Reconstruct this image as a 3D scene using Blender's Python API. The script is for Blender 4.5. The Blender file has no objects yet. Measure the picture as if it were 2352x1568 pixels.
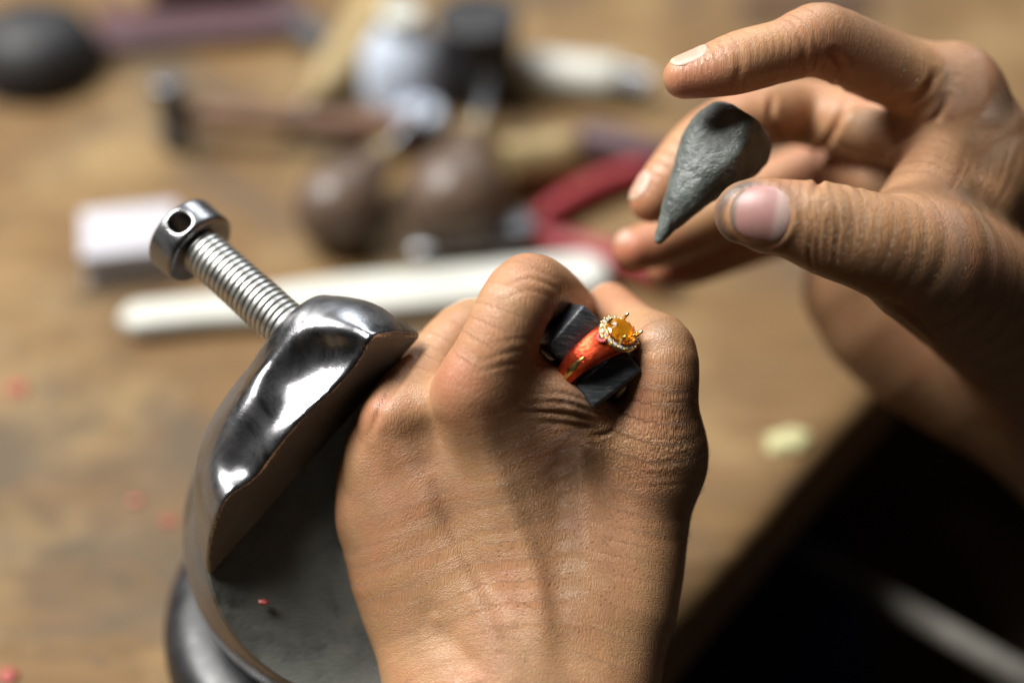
import bpy, bmesh, math, random, os
import numpy as np
from mathutils import Vector, Matrix, noise as mnoise

random.seed(7); RNG = np.random.default_rng(7)
S = bpy.context.scene
COL = S.collection
R = math.radians

# ------------------------------------------------------------------ camera, light, exposure
PITCH = R(42.0)
FOCUS = 0.45
F0 = Vector((0, 0, 0.13))
FWD = Vector((0, math.cos(PITCH), -math.sin(PITCH)))
UPV = Vector((0, math.sin(PITCH), math.cos(PITCH)))
RGT = Vector((1, 0, 0))
CAM = F0 - FWD * FOCUS
cd = bpy.data.cameras.new('camera'); cam = bpy.data.objects.new('camera', cd); COL.objects.link(cam)
cd.lens = 60; cd.sensor_width = 36; cd.clip_start = 0.02; cd.clip_end = 60
cam.location = CAM; cam.rotation_euler = (math.pi / 2 - PITCH, 0, 0)
cd.dof.use_dof = True; cd.dof.focus_distance = FOCUS; cd.dof.aperture_fstop = 2.5; cd.dof.aperture_blades = 0
S.camera = cam

w = bpy.data.worlds.new('World'); S.world = w; w.use_nodes = True
bg = w.node_tree.nodes['Background']
bg.inputs[0].default_value = (1.0, 0.95, 0.9, 1); bg.inputs[1].default_value = 0.02

def area(name, loc, target, sx, sy, power, col):
    l = bpy.data.lights.new(name, 'AREA'); l.shape = 'RECTANGLE'; l.size = sx; l.size_y = sy
    l.energy = power; l.color = col
    o = bpy.data.objects.new(name, l); COL.objects.link(o); o.location = loc
    o.rotation_euler = (Vector(target) - Vector(loc)).to_track_quat('-Z', 'Y').to_euler()
    return o
area('window_light', (-0.86, 0.36, 1.52), (0, 0, 0.1), 1.0, 0.9, 84, (1.0, 0.98, 0.945))
area('far_window_light', (0.35, 1.7, 1.5), (0, 0, 0.1), 0.8, 0.6, 20, (0.88, 0.94, 1.0))

S.view_settings.view_transform = 'Standard'; S.view_settings.look = 'None'
S.view_settings.exposure = 0.0; S.view_settings.gamma = 1.0; S.view_settings.use_curve_mapping = False
S.render.engine = 'CYCLES'
S.cycles.use_denoising = True
S.cycles.max_bounces = 8

# ------------------------------------------------------------------ coordinates
PX = 270.0 / 2352            # mm per photo pixel (2352 wide) in the plane of focus
def Pm(px, py, d=0.0):       # -> working frame in mm: x right, y up, z towards the viewer
    k = PX * (1 + d / 450.0)
    return np.array([(px - 1176) * k, -(py - 784) * k, -d])
def rm(r, d=0.0): return r * PX * (1 + d / 450.0)
BAS = np.array([list(RGT), list(UPV), list(-FWD)])      # rows: working axes in world
def to_world(a):             # mm working frame -> metres world
    return np.asarray(a) @ BAS * 0.001 + np.array(list(F0))
def W(px, py, d=0.0): return Vector(to_world(Pm(px, py, d)))
def T(px, py, h=0.0):        # point on the horizontal plane z = h
    v = W(px, py, 0) - CAM
    t = (h - CAM.z) / v.z
    return CAM + v * t

# ------------------------------------------------------------------ material helpers
def new_mat(name):
    m = bpy.data.materials.new(name); m.use_nodes = True
    nt = m.node_tree; b = nt.nodes['Principled BSDF']
    return m, nt, b
def N(nt, typ, **kw):
    n = nt.nodes.new(typ)
    for k, v in kw.items():
        if k.startswith('i_'): n.inputs[int(k[2:])].default_value = v
        else: setattr(n, k, v)
    return n
def L(nt, a, b): nt.links.new(a, b)
def ramp(nt, fac, stops):
    r = nt.nodes.new('ShaderNodeValToRGB'); e = r.color_ramp.elements
    while len(e) < len(stops): e.new(0.5)
    for i, (p, c) in enumerate(stops):
        e[i].position = p; e[i].color = (*c, 1) if len(c) == 3 else c
    if fac is not None: L(nt, fac, r.inputs[0])
    return r
def mix(nt, fac, a, b, mode='MIX'):
    n = nt.nodes.new('ShaderNodeMix'); n.data_type = 'RGBA'; n.blend_type = mode
    for sock, v in ((n.inputs[0], fac), (n.inputs[6], a), (n.inputs[7], b)):
        if isinstance(v, bpy.types.NodeSocket): L(nt, v, sock)
        elif isinstance(v, (int, float)): sock.default_value = v
        else: sock.default_value = (*v, 1) if len(v) == 3 else v
    return n.outputs[2]
def math_n(nt, op, a, b=None):
    n = nt.nodes.new('ShaderNodeMath'); n.operation = op
    for i, v in enumerate((a, b)):
        if v is None: continue
        if isinstance(v, bpy.types.NodeSocket): L(nt, v, n.inputs[i])
        else: n.inputs[i].default_value = v
    return n.outputs[0]
def noise(nt, vec, scale, detail=4, rough=0.55, dist=0.0):
    n = nt.nodes.new('ShaderNodeTexNoise'); n.inputs['Scale'].default_value = scale
    n.inputs['Detail'].default_value = detail; n.inputs['Roughness'].default_value = rough
    n.inputs['Distortion'].default_value = dist
    if vec is not None: L(nt, vec, n.inputs['Vector'])
    return n.outputs['Fac']
def mapping(nt, vec, scale=(1, 1, 1), rot=(0, 0, 0), loc=(0, 0, 0)):
    n = nt.nodes.new('ShaderNodeMapping'); n.inputs['Scale'].default_value = scale
    n.inputs['Rotation'].default_value = rot; n.inputs['Location'].default_value = loc
    L(nt, vec, n.inputs['Vector']); return n.outputs[0]
def objco(nt): return nt.nodes.new('ShaderNodeTexCoord').outputs['Object']
def bump(nt, b, h, strength, dist):
    n = nt.nodes.new('ShaderNodeBump'); n.inputs['Strength'].default_value = strength
    n.inputs['Distance'].default_value = dist; L(nt, h, n.inputs['Height'])
    L(nt, n.outputs[0], b.inputs['Normal']); return n
def simple(name, col, rough=0.5, metal=0.0, var=0.25, scale=90, bmp=0.15, spec=0.5, bdist=0.0005):
    m, nt, b = new_mat(name)
    co = objco(nt)
    n = noise(nt, co, scale, 5, 0.6)
    dark = tuple(c * (1 - var) for c in col); lite = tuple(min(1, c * (1 + var)) for c in col)
    r = ramp(nt, n, [(0.3, dark), (0.7, lite)])
    L(nt, r.outputs[0], b.inputs['Base Color'])
    rr = ramp(nt, noise(nt, co, scale * 2.3, 3), [(0.3, (max(0, rough - .1),) * 3), (0.7, (min(1, rough + .12),) * 3)])
    L(nt, rr.outputs[0], b.inputs['Roughness'])
    b.inputs['Metallic'].default_value = metal; b.inputs['Specular IOR Level'].default_value = spec
    if bmp: bump(nt, b, noise(nt, co, scale * 4, 4), bmp, bdist)
    return m

# ------------------------------------------------------------------ object helpers
def link(o, parent=None):
    COL.objects.link(o)
    if parent is not None:
        o.parent = parent
        o.matrix_parent_inverse = parent.matrix_basis.inverted()
    return o
def tag(o, label=None, cat=None, group=None, kind=None):
    for k, v in (('label', label), ('category', cat), ('group', group), ('kind', kind)):
        if v: o[k] = v
    return o
def empty(name, loc):
    o = bpy.data.objects.new(name, None); o.location = loc; o.empty_display_size = 0.01
    return link(o)
def obj_np(name, verts, faces, mat, parent=None, smooth=True, origin=None):
    verts = np.asarray(verts, dtype=np.float64)
    if origin is None: origin = verts.mean(0)
    me = bpy.data.meshes.new(name)
    me.from_pydata((verts - np.array(list(origin))).tolist(), [], [tuple(f) for f in faces])
    me.update()
    if smooth: me.polygons.foreach_set('use_smooth', [True] * len(me.polygons))
    if mat: me.materials.append(mat)
    o = bpy.data.objects.new(name, me); o.location = Vector(origin)
    return link(o, parent)
def obj_bm(name, bm, mat, parent=None, smooth=True, origin=None, mw=None):
    if mw is not None: bm.transform(mw)
    bmesh.ops.recalc_face_normals(bm, faces=bm.faces)
    c = Vector((0, 0, 0))
    for v in bm.verts: c += v.co
    c /= max(1, len(bm.verts))
    if origin is not None: c = Vector(origin)
    for v in bm.verts: v.co -= c
    me = bpy.data.meshes.new(name); bm.to_mesh(me); bm.free()
    if smooth:
        me.polygons.foreach_set('use_smooth', [True] * len(me.polygons))
        me.set_sharp_from_angle(angle=R(42))
    me.materials.append(mat)
    o = bpy.data.objects.new(name, me); o.location = c
    return link(o, parent)
def frame(z, x=None):
    z = Vector(z).normalized()
    x = Vector(x) if x is not None else (Vector((1, 0, 0)) if abs(z.x) < 0.9 else Vector((0, 1, 0)))
    x = (x - z * x.dot(z)).normalized(); y = z.cross(x)
    return Matrix(((x.x, y.x, z.x), (x.y, y.y, z.y), (x.z, y.z, z.z)))
def mat_at(loc, rot3):
    m = rot3.to_4x4(); m.translation = Vector(loc); return m
def lathe_bm(prof, seg=40, cap=True):
    bm = bmesh.new(); rings = []
    for r, h in prof:
        rings.append([bm.verts.new((r * math.cos(2 * math.pi * i / seg), r * math.sin(2 * math.pi * i / seg), h)) for i in range(seg)])
    for a, b in zip(rings, rings[1:]):
        for i in range(seg):
            bm.faces.new((a[i], a[(i + 1) % seg], b[(i + 1) % seg], b[i]))
    if cap:
        bm.faces.new(rings[0][::-1]); bm.faces.new(rings[-1])
    return bm
def lathe(name, a, b, prof, mat, parent=None, seg=40):
    """prof: (radius in m, 0..1 along a->b)"""
    a, b = Vector(a), Vector(b); ln = (b - a).length
    return obj_bm(name, lathe_bm([(r, t * ln) for r, t in prof], seg), mat, parent, mw=mat_at(a, frame(b - a)))
def box_bm(sx, sy, sz, bev=0.0, seg=3):
    bm = bmesh.new(); bmesh.ops.create_cube(bm, size=1)
    for v in bm.verts: v.co = Vector((v.co.x * sx, v.co.y * sy, v.co.z * sz))
    if bev: bmesh.ops.bevel(bm, geom=bm.edges[:], offset=bev, segments=seg, profile=0.5, affect='EDGES')
    return bm
def tube_np(pts, rads, seg=10, cap=True):
    pts = [Vector(p) for p in pts]; V = []; Fc = []
    n = len(pts)
    prev = None
    for i, p in enumerate(pts):
        t = (pts[min(i + 1, n - 1)] - pts[max(i - 1, 0)]).normalized()
        fr = frame(t, prev); prev = fr.col[0].copy()
        for k in range(seg):
            a = 2 * math.pi * k / seg
            V.append(p + (fr.col[0] * math.cos(a) + fr.col[1] * math.sin(a)) * rads[i])
    for i in range(n - 1):
        for k in range(seg):
            Fc.append((i * seg + k, i * seg + (k + 1) % seg, (i + 1) * seg + (k + 1) % seg, (i + 1) * seg + k))
    if cap:
        Fc.append(tuple(range(seg))[::-1]); Fc.append(tuple((n - 1) * seg + k for k in range(seg)))
    return np.array([list(v) for v in V]), Fc

# ------------------------------------------------------------------ sculpting with distance fields
def catmull(pts, rs, sub=4):
    pts = np.asarray(pts, float); rs = np.asarray(rs, float)
    if len(pts) < 3 or sub == 1: return pts, rs
    A = np.column_stack([pts, rs]); A = np.vstack([2 * A[0] - A[1], A, 2 * A[-1] - A[-2]])
    out = []
    for i in range(1, len(A) - 2):
        p0, p1, p2, p3 = A[i - 1], A[i], A[i + 1], A[i + 2]
        for k in range(sub):
            t = k / sub
            out.append(0.5 * (2 * p1 + (p2 - p0) * t + (2 * p0 - 5 * p1 + 4 * p2 - p3) * t * t + (3 * p1 - p0 - 3 * p2 + p3) * t ** 3))
    out.append(A[-2]); out = np.array(out)
    return out[:, :3], np.maximum(out[:, 3], 1e-5)
def smin(a, b, k):
    h = np.maximum(k - np.abs(a - b), 0) / k
    return np.minimum(a, b) - h * h * k * 0.25
def smax(a, b, k): return -smin(-a, -b, k)
def d_chain(X, pts, rs):
    best = None
    for a, b, ra, rb in zip(pts[:-1], pts[1:], rs[:-1], rs[1:]):
        ab = (b - a).astype(np.float32); l2 = float(ab @ ab) + 1e-9
        q = [X[i] - np.float32(a[i]) for i in range(3)]
        t = np.clip((q[0] * ab[0] + q[1] * ab[1] + q[2] * ab[2]) / l2, 0, 1)
        d = np.sqrt((q[0] - t * ab[0]) ** 2 + (q[1] - t * ab[1]) ** 2 + (q[2] - t * ab[2]) ** 2) - (ra + (rb - ra) * t)
        best = d if best is None else np.minimum(best, d)
    return best
def d_ell(X, c, rot, rad):
    q = [X[i] - np.float32(c[i]) for i in range(3)]
    l = [(q[0] * rot[i][0] + q[1] * rot[i][1] + q[2] * rot[i][2]) / rad[i] for i in range(3)]
    n = np.sqrt(l[0] ** 2 + l[1] ** 2 + l[2] ** 2)
    return (n - 1) * min(rad) * (0.6 + 0.4 * 1)
class Field:
    def __init__(self, lo, hi, vox):
        self.lo = np.array(lo, float); self.vox = vox
        self.n = np.ceil((np.array(hi) - self.lo) / vox).astype(int) + 1
        self.f = np.full(self.n, 30.0, np.float32)
    def sub(self, lo, hi):
        i0 = np.clip(np.floor((np.array(lo) - self.lo) / self.vox).astype(int), 0, self.n - 1)
        i1 = np.clip(np.ceil((np.array(hi) - self.lo) / self.vox).astype(int) + 1, 1, self.n)
        sl = tuple(slice(a, b) for a, b in zip(i0, i1))
        X = np.meshgrid(*[(self.lo[k] + np.arange(i0[k], i1[k]) * self.vox).astype(np.float32) for k in range(3)], indexing='ij', sparse=True)
        return sl, X
    def chain(self, pts, rs, k, sub=4):
        p, r = catmull(pts, rs, sub); m = r.max() + k + 1
        sl, X = self.sub(p.min(0) - m, p.max(0) + m)
        d = d_chain(X, p, r)
        self.f[sl] = smin(self.f[sl], d, k) if k > 0 else np.minimum(self.f[sl], d)
    def ell(self, c, rot, rad, k, op='add'):
        m = max(rad) + k + 1
        sl, X = self.sub(np.array(c) - m, np.array(c) + m)
        d = d_ell(X, c, rot, rad)
        if op == 'add': self.f[sl] = smin(self.f[sl], d, k)
        else: self.f[sl] = smax(self.f[sl], -d, k)
    def carve_chain(self, pts, rs, k, sub=4):
        p, r = catmull(pts, rs, sub); m = r.max() + k + 1
        sl, X = self.sub(p.min(0) - m, p.max(0) + m)
        self.f[sl] = smax(self.f[sl], -d_chain(X, p, r), k)
    def merge(self, other, k):
        self.f = smin(self.f, other.f, k) if k > 0 else np.minimum(self.f, other.f)
    def sample(self, P):
        q = (np.asarray(P) - self.lo) / self.vox
        i = np.clip(np.floor(q).astype(int), 0, self.n - 2); t = q - i
        out = 0
        for dx in (0, 1):
            for dy in (0, 1):
                for dz in (0, 1):
                    wgt = (t[:, 0] if dx else 1 - t[:, 0]) * (t[:, 1] if dy else 1 - t[:, 1]) * (t[:, 2] if dz else 1 - t[:, 2])
                    out = out + wgt * self.f[i[:, 0] + dx, i[:, 1] + dy, i[:, 2] + dz]
        return out
    def grad(self, P, e=0.8):
        g = np.column_stack([self.sample(P + np.eye(3)[k] * e) - self.sample(P - np.eye(3)[k] * e) for k in range(3)])
        return g / (np.linalg.norm(g, axis=1, keepdims=True) + 1e-9)
    def blur(self, it=1):
        f = self.f
        for _ in range(it):
            for ax in range(3):
                a = np.roll(f, 1, ax); b = np.roll(f, -1, ax)
                sl = [slice(None)] * 3; sl[ax] = slice(1, -1); sl = tuple(sl)
                g = f.copy(); g[sl] = 0.5 * f[sl] + 0.25 * (a[sl] + b[sl]); f = g
        self.f = f
    def mesh(self):
        f = self.f
        ins = f < 0
        c = np.zeros(tuple(s - 1 for s in f.shape), np.uint8)
        for dx in (0, 1):
            for dy in (0, 1):
                for dz in (0, 1):
                    c += ins[dx:f.shape[0] - 1 + dx, dy:f.shape[1] - 1 + dy, dz:f.shape[2] - 1 + dz]
        act = (c > 0) & (c < 8)
        idx = np.argwhere(act); vid = np.full(act.shape, -1, np.int64); vid[act] = np.arange(len(idx))
        acc = np.zeros((len(idx), 3)); cnt = np.zeros(len(idx))
        corners = [(x, y, z) for x in (0, 1) for y in (0, 1) for z in (0, 1)]
        for a in corners:
            for ax in range(3):
                if a[ax] == 1: continue
                b = list(a); b[ax] = 1
                fa = f[idx[:, 0] + a[0], idx[:, 1] + a[1], idx[:, 2] + a[2]]
                fb = f[idx[:, 0] + b[0], idx[:, 1] + b[1], idx[:, 2] + b[2]]
                m = (fa < 0) != (fb < 0)
                t = np.where(m, fa / np.where(m, fa - fb, 1), 0)
                pos = np.array(a, float)[None, :] + t[:, None] * np.eye(3)[ax][None, :]
                acc += pos * m[:, None]; cnt += m
        V = (idx + acc / cnt[:, None]) * self.vox + self.lo
        faces = []
        for ax in range(3):
            u, v = (ax + 1) % 3, (ax + 2) % 3
            sa = [slice(None)] * 3; sb = [slice(None)] * 3
            sa[ax] = slice(0, -1); sb[ax] = slice(1, None)
            A = ins[tuple(sa)]; B = ins[tuple(sb)]
            for flip, m in ((False, A & ~B), (True, ~A & B)):
                e = np.argwhere(m)
                ok = (e[:, u] > 0) & (e[:, v] > 0) & (e[:, u] < f.shape[u] - 1) & (e[:, v] < f.shape[v] - 1)
                e = e[ok]
                def cell(du, dv):
                    q = e.copy(); q[:, u] += du; q[:, v] += dv
                    return vid[q[:, 0], q[:, 1], q[:, 2]]
                q = np.column_stack([cell(-1, -1), cell(0, -1), cell(0, 0), cell(-1, 0)])
                faces.append(q[:, ::-1] if flip else q)
        return V, np.vstack(faces)
def fast_mesh(name, V, Fq, mat, parent=None, attrs=None, origin=None):
    """V in world metres; quads"""
    o0 = np.array(list(origin)) if origin is not None else V.mean(0)
    me = bpy.data.meshes.new(name)
    me.vertices.add(len(V)); me.vertices.foreach_set('co', (V - o0).astype(np.float32).ravel())
    me.loops.add(Fq.size); me.loops.foreach_set('vertex_index', Fq.astype(np.int32).ravel())
    me.polygons.add(len(Fq)); me.polygons.foreach_set('loop_start', np.arange(0, Fq.size, 4, dtype=np.int32))
    me.polygons.foreach_set('use_smooth', np.ones(len(Fq), bool))
    me.update(calc_edges=True); me.validate()
    for k, a in (attrs or {}).items():
        if a.ndim == 1:
            at = me.attributes.new(k, 'FLOAT', 'POINT'); at.data.foreach_set('value', a.astype(np.float32))
        else:
            at = me.attributes.new(k, 'FLOAT_VECTOR', 'POINT'); at.data.foreach_set('vector', a.astype(np.float32).ravel())
    if mat: me.materials.append(mat)
    o = bpy.data.objects.new(name, me); o.location = Vector(o0)
    return link(o, parent)
def poly_dist_xy(V, poly):
    """distance in the working plane to a polyline given in photo pixels (with depth ignored)"""
    best = np.full(len(V), 1e9); 
    k = (1 - V[:, 2] / 450.0) * PX
    U = np.column_stack([V[:, 0] / k + 1176, 784 - V[:, 1] / k])
    for a, b in zip(poly[:-1], poly[1:]):
        a = np.array(a[:2], float); b = np.array(b[:2], float); ab = b - a
        t = np.clip(((U - a) @ ab) / (ab @ ab), 0, 1)
        best = np.minimum(best, np.linalg.norm(U - a - t[:, None] * ab, axis=1))
    return best      # pixels
def smooth2(poly, sub=6):
    p = np.array([list(q[:2]) + [0] for q in poly], float)
    return catmull(p, np.ones(len(p)), sub)[0][:, :2]
def gaussm(V, px, py, d, r):
    """soft 3-D blob, 1 at its middle; r in pixels"""
    c = Pm(px, py, d)
    return np.exp(-np.sum((V - c) ** 2, 1) / (rm(r, d) ** 2))
def crease(VV_, NN_, poly, wpx, depth, zmin=-1e9, zmax=1e9, ridge=0.0, fade=True):
    p = smooth2(poly, 4)
    kk = (1 - VV_[:, 2] / 450.0) * PX; ux = VV_[:, 0] / kk + 1176; uy = 784 - VV_[:, 1] / kk; g = 5 * wpx
    sel = np.nonzero((ux > p[:, 0].min() - g) & (ux < p[:, 0].max() + g) & (uy > p[:, 1].min() - g) & (uy < p[:, 1].max() + g) & (VV_[:, 2] > zmin) & (VV_[:, 2] < zmax))[0]
    V, nrm = VV_[sel], NN_[sel]
    dd = poly_dist_xy(V, p)
    m = np.exp(-(dd / wpx) ** 2)
    if ridge: m = m - ridge * np.exp(-((dd - 2.0 * wpx) / (wpx * 1.1)) ** 2)
    if fade:
        k = (1 - V[:, 2] / 450.0) * PX
        U = np.column_stack([V[:, 0] / k + 1176, 784 - V[:, 1] / k])
        ln = np.linalg.norm(p[-1] - p[0]) * 0.35
        e = np.minimum(np.linalg.norm(U - p[0], axis=1), np.linalg.norm(U - p[-1], axis=1))
        m = m * np.clip(e / ln + 0.15, 0, 1)
    out = VV_.copy(); out[sel] = V - nrm * (m * depth)[:, None]
    return out

# ------------------------------------------------------------------ materials
def attr(nt, name, out='Fac'):
    n = nt.nodes.new('ShaderNodeAttribute'); n.attribute_name = name; return n.outputs[out]
def skin_material(name, base, red, dark):
    m, nt, b = new_mat(name)
    co = objco(nt)
    a_red, a_wr, flow = attr(nt, 'red'), attr(nt, 'wr'), attr(nt, 'flow', 'Vector')
    c = ramp(nt, noise(nt, co, 70, 5, 0.62), [(0.32, tuple(x * 0.86 for x in base)), (0.5, base), (0.68, tuple(min(1, x * 1.1) for x in base))]).outputs[0]
    mot = ramp(nt, noise(nt, mapping(nt, co, (1, 1, 1), loc=(2, 3, 4)), 55, 4, 0.6, 0.5), [(0.42, (0, 0, 0)), (0.7, (1, 1, 1))]).outputs[0]
    c = mix(nt, math_n(nt, 'MULTIPLY', mot, 0.34), c, red)
    yel = ramp(nt, noise(nt, mapping(nt, co, (1, 1, 1), loc=(7, 1, 9)), 38, 4, 0.6, 0.5), [(0.45, (0, 0, 0)), (0.7, (1, 1, 1))]).outputs[0]
    c = mix(nt, math_n(nt, 'MULTIPLY', yel, 0.35), c, (base[0] * 0.86, base[1] * 0.9, base[2] * 0.72))
    c = mix(nt, a_red, c, red)
    c = mix(nt, attr(nt, 'dirt'), c, dark)
    blot = ramp(nt, noise(nt, co, 260, 4, 0.6), [(0.42, (0, 0, 0)), (0.75, (1, 1, 1))]).outputs[0]
    c = mix(nt, math_n(nt, 'MULTIPLY', blot, 0.22), c, tuple(x * y for x, y in zip(base, (0.72, 0.6, 0.55))))
    # follicles: small dark pores
    vp = nt.nodes.new('ShaderNodeTexVoronoi'); vp.inputs['Scale'].default_value = 520; vp.inputs['Randomness'].default_value = 1
    L(nt, mapping(nt, co, (1, 1, 1)), vp.inputs['Vector'])
    pore = ramp(nt, vp.outputs['Distance'], [(0.10, (1, 1, 1)), (0.24, (0, 0, 0))]).outputs[0]
    c = mix(nt, math_n(nt, 'MULTIPLY', math_n(nt, 'MULTIPLY', pore, attr(nt, 'pore')), 0.55), c, tuple(x * y for x, y in zip(base, (0.42, 0.33, 0.3))))
    # skin lines
    warp = nt.nodes.new('ShaderNodeVectorMath'); warp.operation = 'ADD'
    nz = nt.nodes.new('ShaderNodeTexNoise'); nz.inputs['Scale'].default_value = 0.35; nz.inputs['Detail'].default_value = 2
    L(nt, flow, nz.inputs['Vector'])
    L(nt, flow, warp.inputs[0]); L(nt, nz.outputs['Color'], warp.inputs[1])
    v1 = nt.nodes.new('ShaderNodeTexVoronoi'); v1.feature = 'DISTANCE_TO_EDGE'; v1.inputs['Scale'].default_value = 1.0
    L(nt, mapping(nt, warp.outputs[0], (1.35, 1.8, 1.35)), v1.inputs['Vector'])
    l1 = ramp(nt, v1.outputs['Distance'], [(0.0, (0, 0, 0)), (0.22, (1, 1, 1))]).outputs[0]
    v2 = nt.nodes.new('ShaderNodeTexVoronoi'); v2.feature = 'DISTANCE_TO_EDGE'
    L(nt, mapping(nt, warp.outputs[0], (2.7, 3.4, 2.7), (0.3, 0.2, 0.5)), v2.inputs['Vector']); v2.inputs['Scale'].default_value = 1.0
    l2 = ramp(nt, v2.outputs['Distance'], [(0.0, (0, 0, 0)), (0.3, (1, 1, 1))]).outputs[0]
    fold = noise(nt, mapping(nt, flow, (0.28, 1.5, 0.28)), 1.0, 4, 0.6, 0.6)
    h = math_n(nt, 'ADD', math_n(nt, 'MULTIPLY', l1, 0.5), math_n(nt, 'MULTIPLY', l2, 0.28))
    h = math_n(nt, 'MULTIPLY', h, math_n(nt, 'ADD', math_n(nt, 'MULTIPLY', a_wr, 0.9), 0.10))
    h = math_n(nt, 'ADD', h, math_n(nt, 'MULTIPLY', fold, math_n(nt, 'ADD', math_n(nt, 'MULTIPLY', a_wr, 0.8), 0.12)))
    h = math_n(nt, 'SUBTRACT', h, math_n(nt, 'MULTIPLY', math_n(nt, 'MULTIPLY', pore, attr(nt, 'pore')), 0.15))
    bump(nt, b, h, 0.9, 0.00036)
    lines = math_n(nt, 'MULTIPLY', math_n(nt, 'SUBTRACT', 1.0, l1), math_n(nt, 'MULTIPLY', a_wr, 0.35))
    c = mix(nt, lines, c, tuple(x * y for x, y in zip(base, (0.6, 0.5, 0.45))))
    L(nt, c, b.inputs['Base Color'])
    rr = ramp(nt, noise(nt, co, 420, 3), [(0.3, (0.34,) * 3), (0.7, (0.50,) * 3)]).outputs[0]
    L(nt, rr, b.inputs['Roughness'])
    b.inputs['Specular IOR Level'].default_value = 0.5
    b.inputs['Subsurface Weight'].default_value = 0.16
    b.inputs['Subsurface Radius'].default_value = (1.0, 0.36, 0.18)
    b.inputs['Subsurface Scale'].default_value = 0.0016
    return m
M = {}
M['skin'] = skin_material('skin', (0.405, 0.226, 0.113), (0.44, 0.14, 0.085), (0.07, 0.06, 0.055))

def metal_mat(name, col, r0, r1, scale, dirt=0.3, dcol=(0.03, 0.028, 0.025), bmp=0.05):
    m, nt, b = new_mat(name); co = objco(nt)
    n1 = noise(nt, co, scale, 6, 0.65, 0.4)
    L(nt, ramp(nt, n1, [(0.35, (r0,) * 3), (0.7, (r1,) * 3)]).outputs[0], b.inputs['Roughness'])
    n2 = ramp(nt, noise(nt, co, scale * 0.6, 7, 0.7, 0.8), [(0.44, (0, 0, 0)), (0.72, (1, 1, 1))]).outputs[0]
    c = mix(nt, math_n(nt, 'MULTIPLY', n2, dirt), col, dcol)
    L(nt, c, b.inputs['Base Color'])
    L(nt, math_n(nt, 'SUBTRACT', 1.0, math_n(nt, 'MULTIPLY', n2, dirt * 0.8)), b.inputs['Metallic'])
    if bmp: bump(nt, b, noise(nt, mapping(nt, co, (1, 1, 3)), 600, 5), bmp, 0.0004)
    return m
M['chrome'] = metal_mat('polished_steel', (0.25, 0.25, 0.26), 0.22, 0.40, 60, 0.6, bmp=0.10)
M['floor_steel'] = metal_mat('dull_steel', (0.25, 0.26, 0.235), 0.36, 0.6, 45, 1.0, (0.085, 0.083, 0.07), bmp=0.2)
M['floor_steel'].node_tree.nodes['Principled BSDF'].inputs['Specular IOR Level'].default_value = 0.4
M['screw'] = metal_mat('bright_screw_steel', (0.50, 0.50, 0.47), 0.34, 0.48, 200, 0.5, bmp=0.04)
M['face_steel'] = metal_mat('ground_steel_face', (0.14, 0.145, 0.15), 0.5, 0.62, 90, 1.0, (0.11, 0.125, 0.145), 0.15)
M['rubber'] = simple('black_rubber', (0.012, 0.012, 0.014), 0.38, 0, 0.3, 60, 0.1)
M['gold'] = metal_mat('yellow_gold', (0.86, 0.62, 0.22), 0.14, 0.26, 900, 0.1, (0.3, 0.15, 0.03), 0.05)

# ------------------------------------------------------------------ bench and the dark space below it
def wood_bench():
    m, nt, b = new_mat('worn_bench_wood'); co = objco(nt)
    g = noise(nt, mapping(nt, co, (2.2, 26, 10), (0, 0, R(20))), 3.0, 6, 0.65, 1.2)
    c = ramp(nt, g, [(0.2, (0.105, 0.058, 0.023)), (0.5, (0.15, 0.086, 0.035)), (0.8, (0.20, 0.12, 0.052))]).outputs[0]
    big = noise(nt, co, 11, 5, 0.65, 0.8)
    c = mix(nt, ramp(nt, big, [(0.47, (0, 0, 0)), (0.62, (0.85,) * 3)]).outputs[0], c, (0.085, 0.064, 0.042))
    big2 = noise(nt, mapping(nt, co, (1, 1, 1), loc=(3, 5, 1)), 13, 4, 0.6)
    c = mix(nt, ramp(nt, big2, [(0.48, (0, 0, 0)), (0.66, (0.75,) * 3)]).outputs[0], c, (0.27, 0.18, 0.08))
    sp = noise(nt, mapping(nt, co, (1, 1, 1), loc=(1, 2, 9)), 42, 5, 0.7)
    c = mix(nt, ramp(nt, sp, [(0.6, (0, 0, 0)), (0.78, (0.6,) * 3)]).outputs[0], c, (0.045, 0.035, 0.028))
    L(nt, c, b.inputs['Base Color'])
    L(nt, ramp(nt, noise(nt, co, 30, 4), [(0.3, (0.55,) * 3), (0.7, (0.8,) * 3)]).outputs[0], b.inputs['Roughness'])
    b.inputs['Specular IOR Level'].default_value = 0.2
    bump(nt, b, g, 0.4, 0.0015)
    return m
M['bench'] = wood_bench()
e0, e1 = T(1505, 1500), T(2030, 880)
ed = (e1 - e0).normalized(); en = Vector((-ed.y, ed.x, 0))       # en points on to the bench
if en.x > 0: en = -en
def bench_top():
    bm = bmesh.new()
    a, b = e0 - ed * 0.9, e1 + ed * 1.6
    prof = [(0.0012, -0.034), (0, -0.031), (0, -0.006), (0.0016, -0.0022), (0.005, -0.0004), (0.012, 0.0), (1.9, 0.0), (1.9, -0.034)]
    n = 60; rows = []
    for i in range(n + 1):
        p = a.lerp(b, i / n)
        row = []
        for k, (o, z) in enumerate(prof):
            wob = 0.0011 * mnoise.noise(Vector((i * 0.9, k * 0.1, 3.0))) if o < 0.02 else 0
            q = p + en * (o + wob)
            row.append(bm.verts.new((q.x, q.y, z)))
        rows.append(row)
    for r0, r1 in zip(rows, rows[1:]):
        for k in range(len(prof)):
            k2 = (k + 1) % len(prof)
            bm.faces.new((r0[k], r0[k2], r1[k2], r1[k]))
    bm.faces.new(rows[0]); bm.faces.new(rows[-1][::-1])
    return obj_bm('workbench', bm, M['bench'], origin=(0, 0, 0))
tag(bench_top(), 'worn brown wooden workbench top with grey stains and a straight front edge', 'workbench')

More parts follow.
